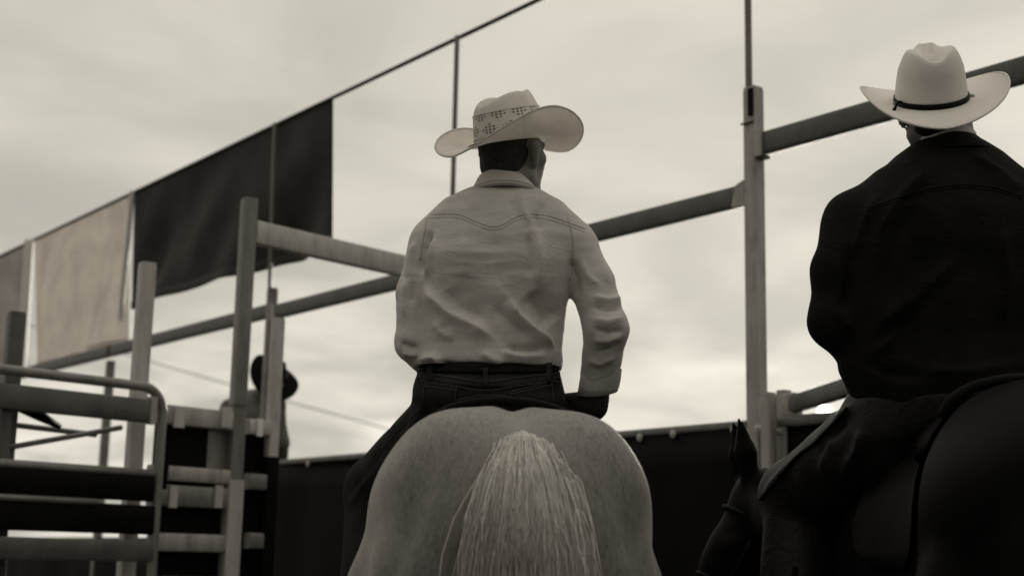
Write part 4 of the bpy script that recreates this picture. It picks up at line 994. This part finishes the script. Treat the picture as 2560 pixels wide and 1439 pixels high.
for cs_ in ([(1064, 958), (1142, 970), (1134, 1035), (1058, 1030)], [(1274, 980), (1376, 955), (1384, 1020), (1300, 1040)]):
    pk = mk('back_pocket', *patch(jb1, bil(cs_), 10, 10, .0035), 'jeans', jeans1, smooth=True)
    for q in ((0, 1), (1, 2), (0, 3)): mk('pocket_stitch', *seam(jb1, [cs_[q[0]], cs_[q[1]]], .0013, .0042, 14), 'jeans_seam', pk, smooth=True)
    d_ = [(cs_[0][0], cs_[0][1] + 7), (cs_[1][0], cs_[1][1] + 7)]; mk('pocket_stitch', *seam(jb1, d_, .0011, .0042, 14), 'jeans_seam', pk, smooth=True)
mk('side_seam', *seam(jb1, [(1052, 1020), (1010, 1062), (962, 1115), (915, 1190)], .0013, .0008, 24), 'jeans_seam', jeans1, smooth=True)
def boot(root, ankle, s):
    fl = Field(ankle + [-.12, -.14, -.16], ankle + [.12, .26, .34], .009)
    fl.u(fl.cone(ankle + [0, 0, .28], ankle, .058, .046)); fl.u(fl.cone(ankle, ankle + [0, -.01, -.06], .045, .04), .02)
    fl.u(fl.cone(ankle + [0, -.02, -.075], ankle + [0, .16, -.09], .038, .036), .03); fl.u(fl.cone(ankle + [0, .16, -.09], ankle + [0, .22, -.095], .036, .022), .02)
    fl.u(fl.ell(ankle + [0, -.035, -.125], (.03, .03, .03), n=4), .008)
    V, Fc = fl.mesh(2); mk('boot', V, Fc, 'leather', root, smooth=True)
boot(man1, aLk + [0, 0, .0], -1); boot(man1, aRk, 1)
saddle(T1, tree1, (.62, 1.475), 'dark leather saddle under the rider in the light shirt')

#RIDER2
# ------------------------------------------------------------------ rider in black at the right
Y2 = 3.30
r2b = Q(2365, 1000, Y2)
man2 = empty('person', (r2b[0], Y2, r2b[2]), 'rider in black shirt and white cowboy hat with black band riding the dark horse', 'person')
t2 = [rowz(338, 2325, 2440, .05, Y2, .02), rowz(356, 2292, 2462, .075, Y2, .015), rowz(392, 2240, 2506, .10, Y2, .0), rowz(440, 2190, 2558, .12, Y2, -.01), rowz(500, 2140, 2605, .14, Y2, -.02),
      rowz(560, 2098, 2640, .15, Y2, -.025), rowz(640, 2086, 2650, .155, Y2, -.025), rowz(740, 2090, 2640, .15, Y2, -.015), rowz(850, 2092, 2630, .145, Y2, -.005), rowz(930, 2100, 2620, .15, Y2, 0), rowz(985, 2128, 2600, .155, Y2, 0), rowz(1040, 2150, 2590, .15, Y2, .01)]
bL = [Q(2156, 572, Y2), Q(2098, 680, Y2 - .01), Q(2094, 800, Y2 - .01), Q(2180, 935, Y2 + .27)]
bR = [Q(2590, 572, Y2), Q(2665, 680, Y2), Q(2680, 820, Y2), Q(2620, 940, Y2 + .27)]
lo, hi = bbox(bL + bR + [(t2[0][1], Y2 - .18, t2[0][0]), (t2[0][1], Y2 + .18, t2[-1][0])], .10); fl = Field(lo, hi, .0075)
fl.u(fl.loftz(t2, 2.3))
for A in (bL, bR):
    fl.u(fl.cone(A[0] + (np.array([t2[4][1], Y2, A[0][2] + .05]) - A[0]) * .35, A[0], .08, .076), .07)
    fl.u(fl.cone(A[0], A[1], .076, .064), .05); fl.u(fl.cone(A[1], A[2], .062, .064), .02); fl.u(fl.cone(A[2], A[3], .064, .046), .03)
V, Fc = fl.mesh(2); V = wave(V, Fc, .003, 22, 8)
V = folds(V, Fc, [(a_, b_, c_ * 1.7, d_) for a_, b_, c_, d_ in [([(2330, 420), (2250, 500), (2190, 600)], 14, .009, .2), ([(2300, 480), (2230, 600), (2200, 720)], 16, -.008, 0), ([(2200, 480), (2160, 560), (2130, 650)], 12, .008, 0),
                  ([(2400, 640), (2300, 740), (2180, 830)], 20, .012, .4), ([(2250, 810), (2220, 860), (2190, 880)], 12, .012, .3), ([(2330, 700), (2270, 800), (2200, 850)], 16, -.010, 0),
                  ([(2500, 560), (2520, 700), (2500, 830)], 16, .008, 0), ([(2130, 600), (2120, 700), (2100, 800)], 12, -.010, 0), ([(2090, 760), (2110, 800), (2140, 830)], 9, .008, 0),
                  ([(2300, 920), (2420, 930), (2540, 900)], 12, .008, .3), ([(2160, 900), (2220, 930), (2300, 940)], 12, -.009, 0), ([(2420, 380), (2500, 430), (2550, 480)], 10, .006, 0)]])
shirt2 = mk('shirt', V, Fc, 'shirt_black', man2, smooth=True); sb2 = bvh(V, Fc)
for dy in (0, 6): mk('yoke_seam', *seam(sb2, [(2170, 520), (2250, 492), (2330, 470), (2400, 462), (2480, 468), (2555, 490)], .0018, .0006, 40) if dy == 0 else seam(sb2, [(2170, 527), (2250, 499), (2330, 477), (2400, 469), (2480, 475), (2555, 497)], .0012, .0005, 40), 'band', shirt2, smooth=True)
co2, rg2 = collar(shirt2, [(352, 2310, 2446, .072, .02, -.004), (345, 2308, 2448, .074, .018, .001), (348, 2304, 2452, .078, .016, .003), (366, 2288, 2464, .092, .006, .004), (392, 2262, 2486, .105, -.004, .005), (398, 2258, 2490, .107, -.006, .003), (398, 2262, 2486, .10, -.004, -.006)], 'shirt_black', Y2)
collar(shirt2, [(332, 2306, 2440, .066, .02, -.003), (323, 2307, 2440, .067, .02, .001), (328, 2305, 2442, .069, .019, .002), (352, 2300, 2448, .074, .018, .002)], 'white_tee', Y2)[0].name = 'undershirt'
TH2 = math.radians(6); fr2 = frame_of(TH2, math.radians(2), math.radians(4))
hc2 = Q(2334, 275, Y2 + .03)
lo, hi = bbox([hc2 + [0, 0, .14], Q(2365, 960, Y2) + [0, 0, -.05], bL[3] + [0, .18, -.08], bR[3] + [0, .18, -.08], bL[2], bR[2], hc2 + [0, .16, 0]], .10); fl = Field(lo, hi, .0085)
fl.u(fl.cone(Q(2365, 930, Y2), Q(2370, 560, Y2), .095, .09)); fl.u(fl.cone(Q(2230, 500, Y2), Q(2510, 500, Y2), .05, .05), .05)
fl.u(fl.cone(Q(2375, 400, Y2 + .01), Q(2362, 310, Y2 + .025), .062, .064), .04)
for A in (bL, bR):
    for a, b, ra_, rb_ in zip(A[:-1], A[1:], (.05, .045, .04), (.045, .04, .03)): fl.u(fl.cone(a, b, ra_, rb_), .01)
    hand_into(fl, A[3], np.array([.1 if A is bL else -.1, .9, -.15]), np.array([0, 0, 1.]), np.array([-.5 if A is bL else .5, .1, .8]), curl=1.2)
head_into(fl, hc2, fr2, k=.98)
V, Fc = fl.mesh(2); mk('body', V, Fc, 'skin', man2, smooth=True)
lo, hi = bbox([hc2], .125); fl = Field(lo, hi, .006)
ax = fr2
fl.u(fl.ell(hc2 - ax[0] * .018 + ax[2] * .02, (.0945, .0755, .078), ax)); fl.u(fl.ell(hc2 - ax[0] * .05 - ax[2] * .045, (.045, .064, .04), ax), .02)
fl.F = np.maximum(fl.F, ((fl.X - hc2[0]) * ax[0][0] + (fl.Y - hc2[1]) * ax[0][1] + (fl.Z - hc2[2]) * ax[0][2]) - .02)
V, Fc = fl.mesh(2); mk('hair', V, Fc, 'hair_dark', man2, smooth=True)
hb2, pt2, br2, cw2 = hat(man2, hc2 + fr2[2] * .020 - fr2[0] * .012 - fr2[1] * .006, frame_of(TH2, math.radians(31), math.radians(5)), 'felt_white', 'felt_white', a=.20, b=.19, curl=.045, droop=.02, asym=.04, ia=.104, ib=.086,
    H=.135, Hf=.006, ta=.088, tb=.068, crease=.03, dent=.015, band=(.02, .115, .003, MT['band']))
ph = 4.25
o0 = cw2(.10, ph) + unit(hc2 * 0 + np.array([-.6, -.8, 0])) * .005
mk('band_tie', *tube(smoothpath([o0, o0 + [-.012, -.012, -.006], o0 + [-.026, -.016, -.034]], 8), [.0035] * 6 + [.0045, .003], 8), 'band', hb2, smooth=True)
# chaps and legs
k2L = Q(2002, 1240, Y2 + .42); k2R = Q(2700, 1190, Y2 + .45)
lo, hi = bbox([Q(2130, 970, Y2 - .17), Q(2620, 970, Y2 + .17), k2L, k2R, (k2L[0] - .04, Y2 + .2, .7), (k2R[0], Y2 + .2, .7)], .24); fl = Field(lo, hi, .009)
fl.u(fl.loftz([rowz(960, 2150, 2600, .14, Y2), rowz(1010, 2150, 2605, .155, Y2), rowz(1090, 2170, 2580, .15, Y2, .02)], 2.3))
fl.u(fl.cone(Q(2235, 1072, Y2 + .02), k2L, .122, .098), .04); fl.u(fl.cone(Q(2530, 1045, Y2 + .02), k2R, .125, .088), .04)
a2L, a2R = np.array([k2L[0] - .06, Y2 + .2, .60]), np.array([k2R[0] + .04, Y2 + .25, .60])
fl.u(fl.cone(k2L, a2L, .098, .085), .03); fl.u(fl.cone(k2R, a2R, .085, .072), .03)
V, Fc = fl.mesh(2); V = wave(V, Fc, .004, 24, 15)
V = folds(V, Fc, [(a_, b_, c_ * 1.8, d_) for a_, b_, c_, d_ in [([(2140, 1010), (2080, 1060), (2030, 1120)], 10, .010, .2), ([(2120, 1040), (2070, 1100), (2040, 1160)], 10, -.010, 0), ([(2080, 1080), (2060, 1130), (2060, 1190)], 10, .009, 0), ([(2020, 1110), (1960, 1180), (1900, 1250)], 10, .009, 0), ([(2160, 1060), (2150, 1120), (2100, 1200)], 14, .010, 0)]])
leg2 = mk('chaps', V, Fc, 'chaps', man2, smooth=True); lb2 = bvh(V, Fc)
mk('chap_seam', *seam(lb2, [(2120, 1020), (2040, 1105), (1985, 1150), (1890, 1262)], .005, .002, 24), 'leather', leg2, smooth=True)
boot(man2, a2L, -1); boot(man2, a2R, 1)
saddle(T2, tree2, (.66, h2c[2] - .03), 'dark saddle under the rider in black at the right')

# ------------------------------------------------------------------ bridles and reins
def bridle(root, T, hands, label):
    N2, MZ, hd, hs, hu = HEADS[root.name]
    b = empty('bridle', T(MZ), label, 'bridle')
    def loop(c, rs, ru, n=20): return [T(c + hs * rs * math.cos(a) + hu * ru * math.sin(a)) for a in np.linspace(0, 2 * math.pi, n)]
    nb = N2 + (MZ - N2) * .68
    mk('noseband', *tube(loop(nb, .082, .084), .008, 8), 'leather', b, smooth=True)
    mk('browband', *tube(loop(N2 + hd * .07 + hu * .0, .105, .108), .008, 8), 'leather', b, smooth=True)
    for sd_, hnd in zip((-1, 1), hands):
        mk('cheek_strap', *tube([T(N2 + hd * .07 + hs * sd_ * .108), T(N2 + hd * .22 + hs * sd_ * .1), T(nb + hs * sd_ * .084), T(MZ + hs * sd_ * .066)], .007, 8), 'leather', b, smooth=True)
        m0 = T(MZ + hs * sd_ * .068); mid = T((sd_ * .13, 1.80, 1.27))
        mk('rein', *tube(smoothpath([m0, mid, hnd], 16), .006, 6), 'leather', b, smooth=True)
bridle(horse1, T1, (aL[3] + np.array([.03, .07, -.01]),) * 2, 'dark bridle with reins on the pale horse')
bridle(horse2, T2, (bL[3] + np.array([.02, .08, -.01]),) * 2, 'dark bridle with reins on the dark horse')

# ------------------------------------------------------------------ third man behind the chute
Y3 = 10.1; b3 = Q(640, 1000, Y3)
man3 = empty('person', (b3[0], Y3, .74), 'man in a black cowboy hat and grey shirt standing behind the chute posts', 'person')
m3 = Q(632, 1010, Y3); hz = Q(676, 962, Y3)
s3L, s3R = Q(572, 1020, Y3), Q(692, 1012, Y3)
lo, hi = bbox([s3L, s3R, (m3[0], Y3, 1.42), m3], .16); lo[2] = 1.3; fl = Field(lo, hi, .014)
fl.u(fl.cone((m3[0] + .02, Y3, 1.5), m3 + [.01, 0, -.1], .14, .155)); fl.u(fl.cone(s3L, s3R, .06, .06), .06)
for q, e in ((s3L, -.07), (s3R, .06)):
    fl.u(fl.cone(q, q + [e, -.02, -.27], .058, .048), .02); fl.u(fl.cone(q + [e, -.02, -.27], q + [e * .4, .2, -.42], .046, .036), .02)
V, Fc = fl.mesh(2); V = wave(V, Fc, .004, 20, 31); mk('shirt', V, Fc, 'shirt_grey', man3, smooth=True)
fr3 = frame_of(math.radians(70), math.radians(-22), 0)
lo, hi = bbox([hz, (m3[0], Y3, 1.5), s3L + [-.1, .25, -.5], s3R + [.1, .25, -.5]], .17); fl = Field(lo, hi, .012)
head_into(fl, hz, fr3); fl.u(fl.cone(m3 + [.05, 0, 0], hz - [.02, 0, .03], .055, .058), .03); fl.u(fl.cone(m3 + [0, 0, -.45], m3, .1, .11), .03)
for q, e in ((s3L, -.07), (s3R, .06)):
    fl.u(fl.cone(q, q + [e, -.02, -.27], .04, .035), .01); fl.u(fl.cone(q + [e, -.02, -.27], q + [e * .4, .2, -.42], .033, .026), .01)
    hand_into(fl, q + [e * .4, .2, -.42], np.array([0, .8, -.4]), np.array([1., 0, 0]), np.array([0, .3, 1.]))
V, Fc = fl.mesh(1); mk('body', V, Fc, 'skin', man3, smooth=True)
hat(man3, hz + np.array([.02, -.02, .05]), frame_of(math.radians(10), math.radians(38), math.radians(-42)), 'felt_black', 'felt_black', a=.21, b=.21, curl=.03, droop=.02)
fl = Field((m3[0] - .3, Y3 - .25, .72), (m3[0] + .3, Y3 + .3, 1.6), .014)
fl.u(fl.cone((m3[0] + .02, Y3, 1.5), (m3[0] + .02, Y3, 1.52), .15, .15))
for s in (-1, 1): fl.u(fl.cone((m3[0] + s * .09, Y3, 1.42), (m3[0] + s * .1, Y3 + .02, 1.12), .1, .07), .04); fl.u(fl.cone((m3[0] + s * .1, Y3 + .02, 1.12), (m3[0] + s * .1, Y3, .86), .068, .055), .02)
V, Fc = fl.mesh(2); mk('jeans', V, Fc, 'jeans', man3, smooth=True)
for s in (-1, 1): boot(man3, np.array([m3[0] + s * .1, Y3, .90]), s)
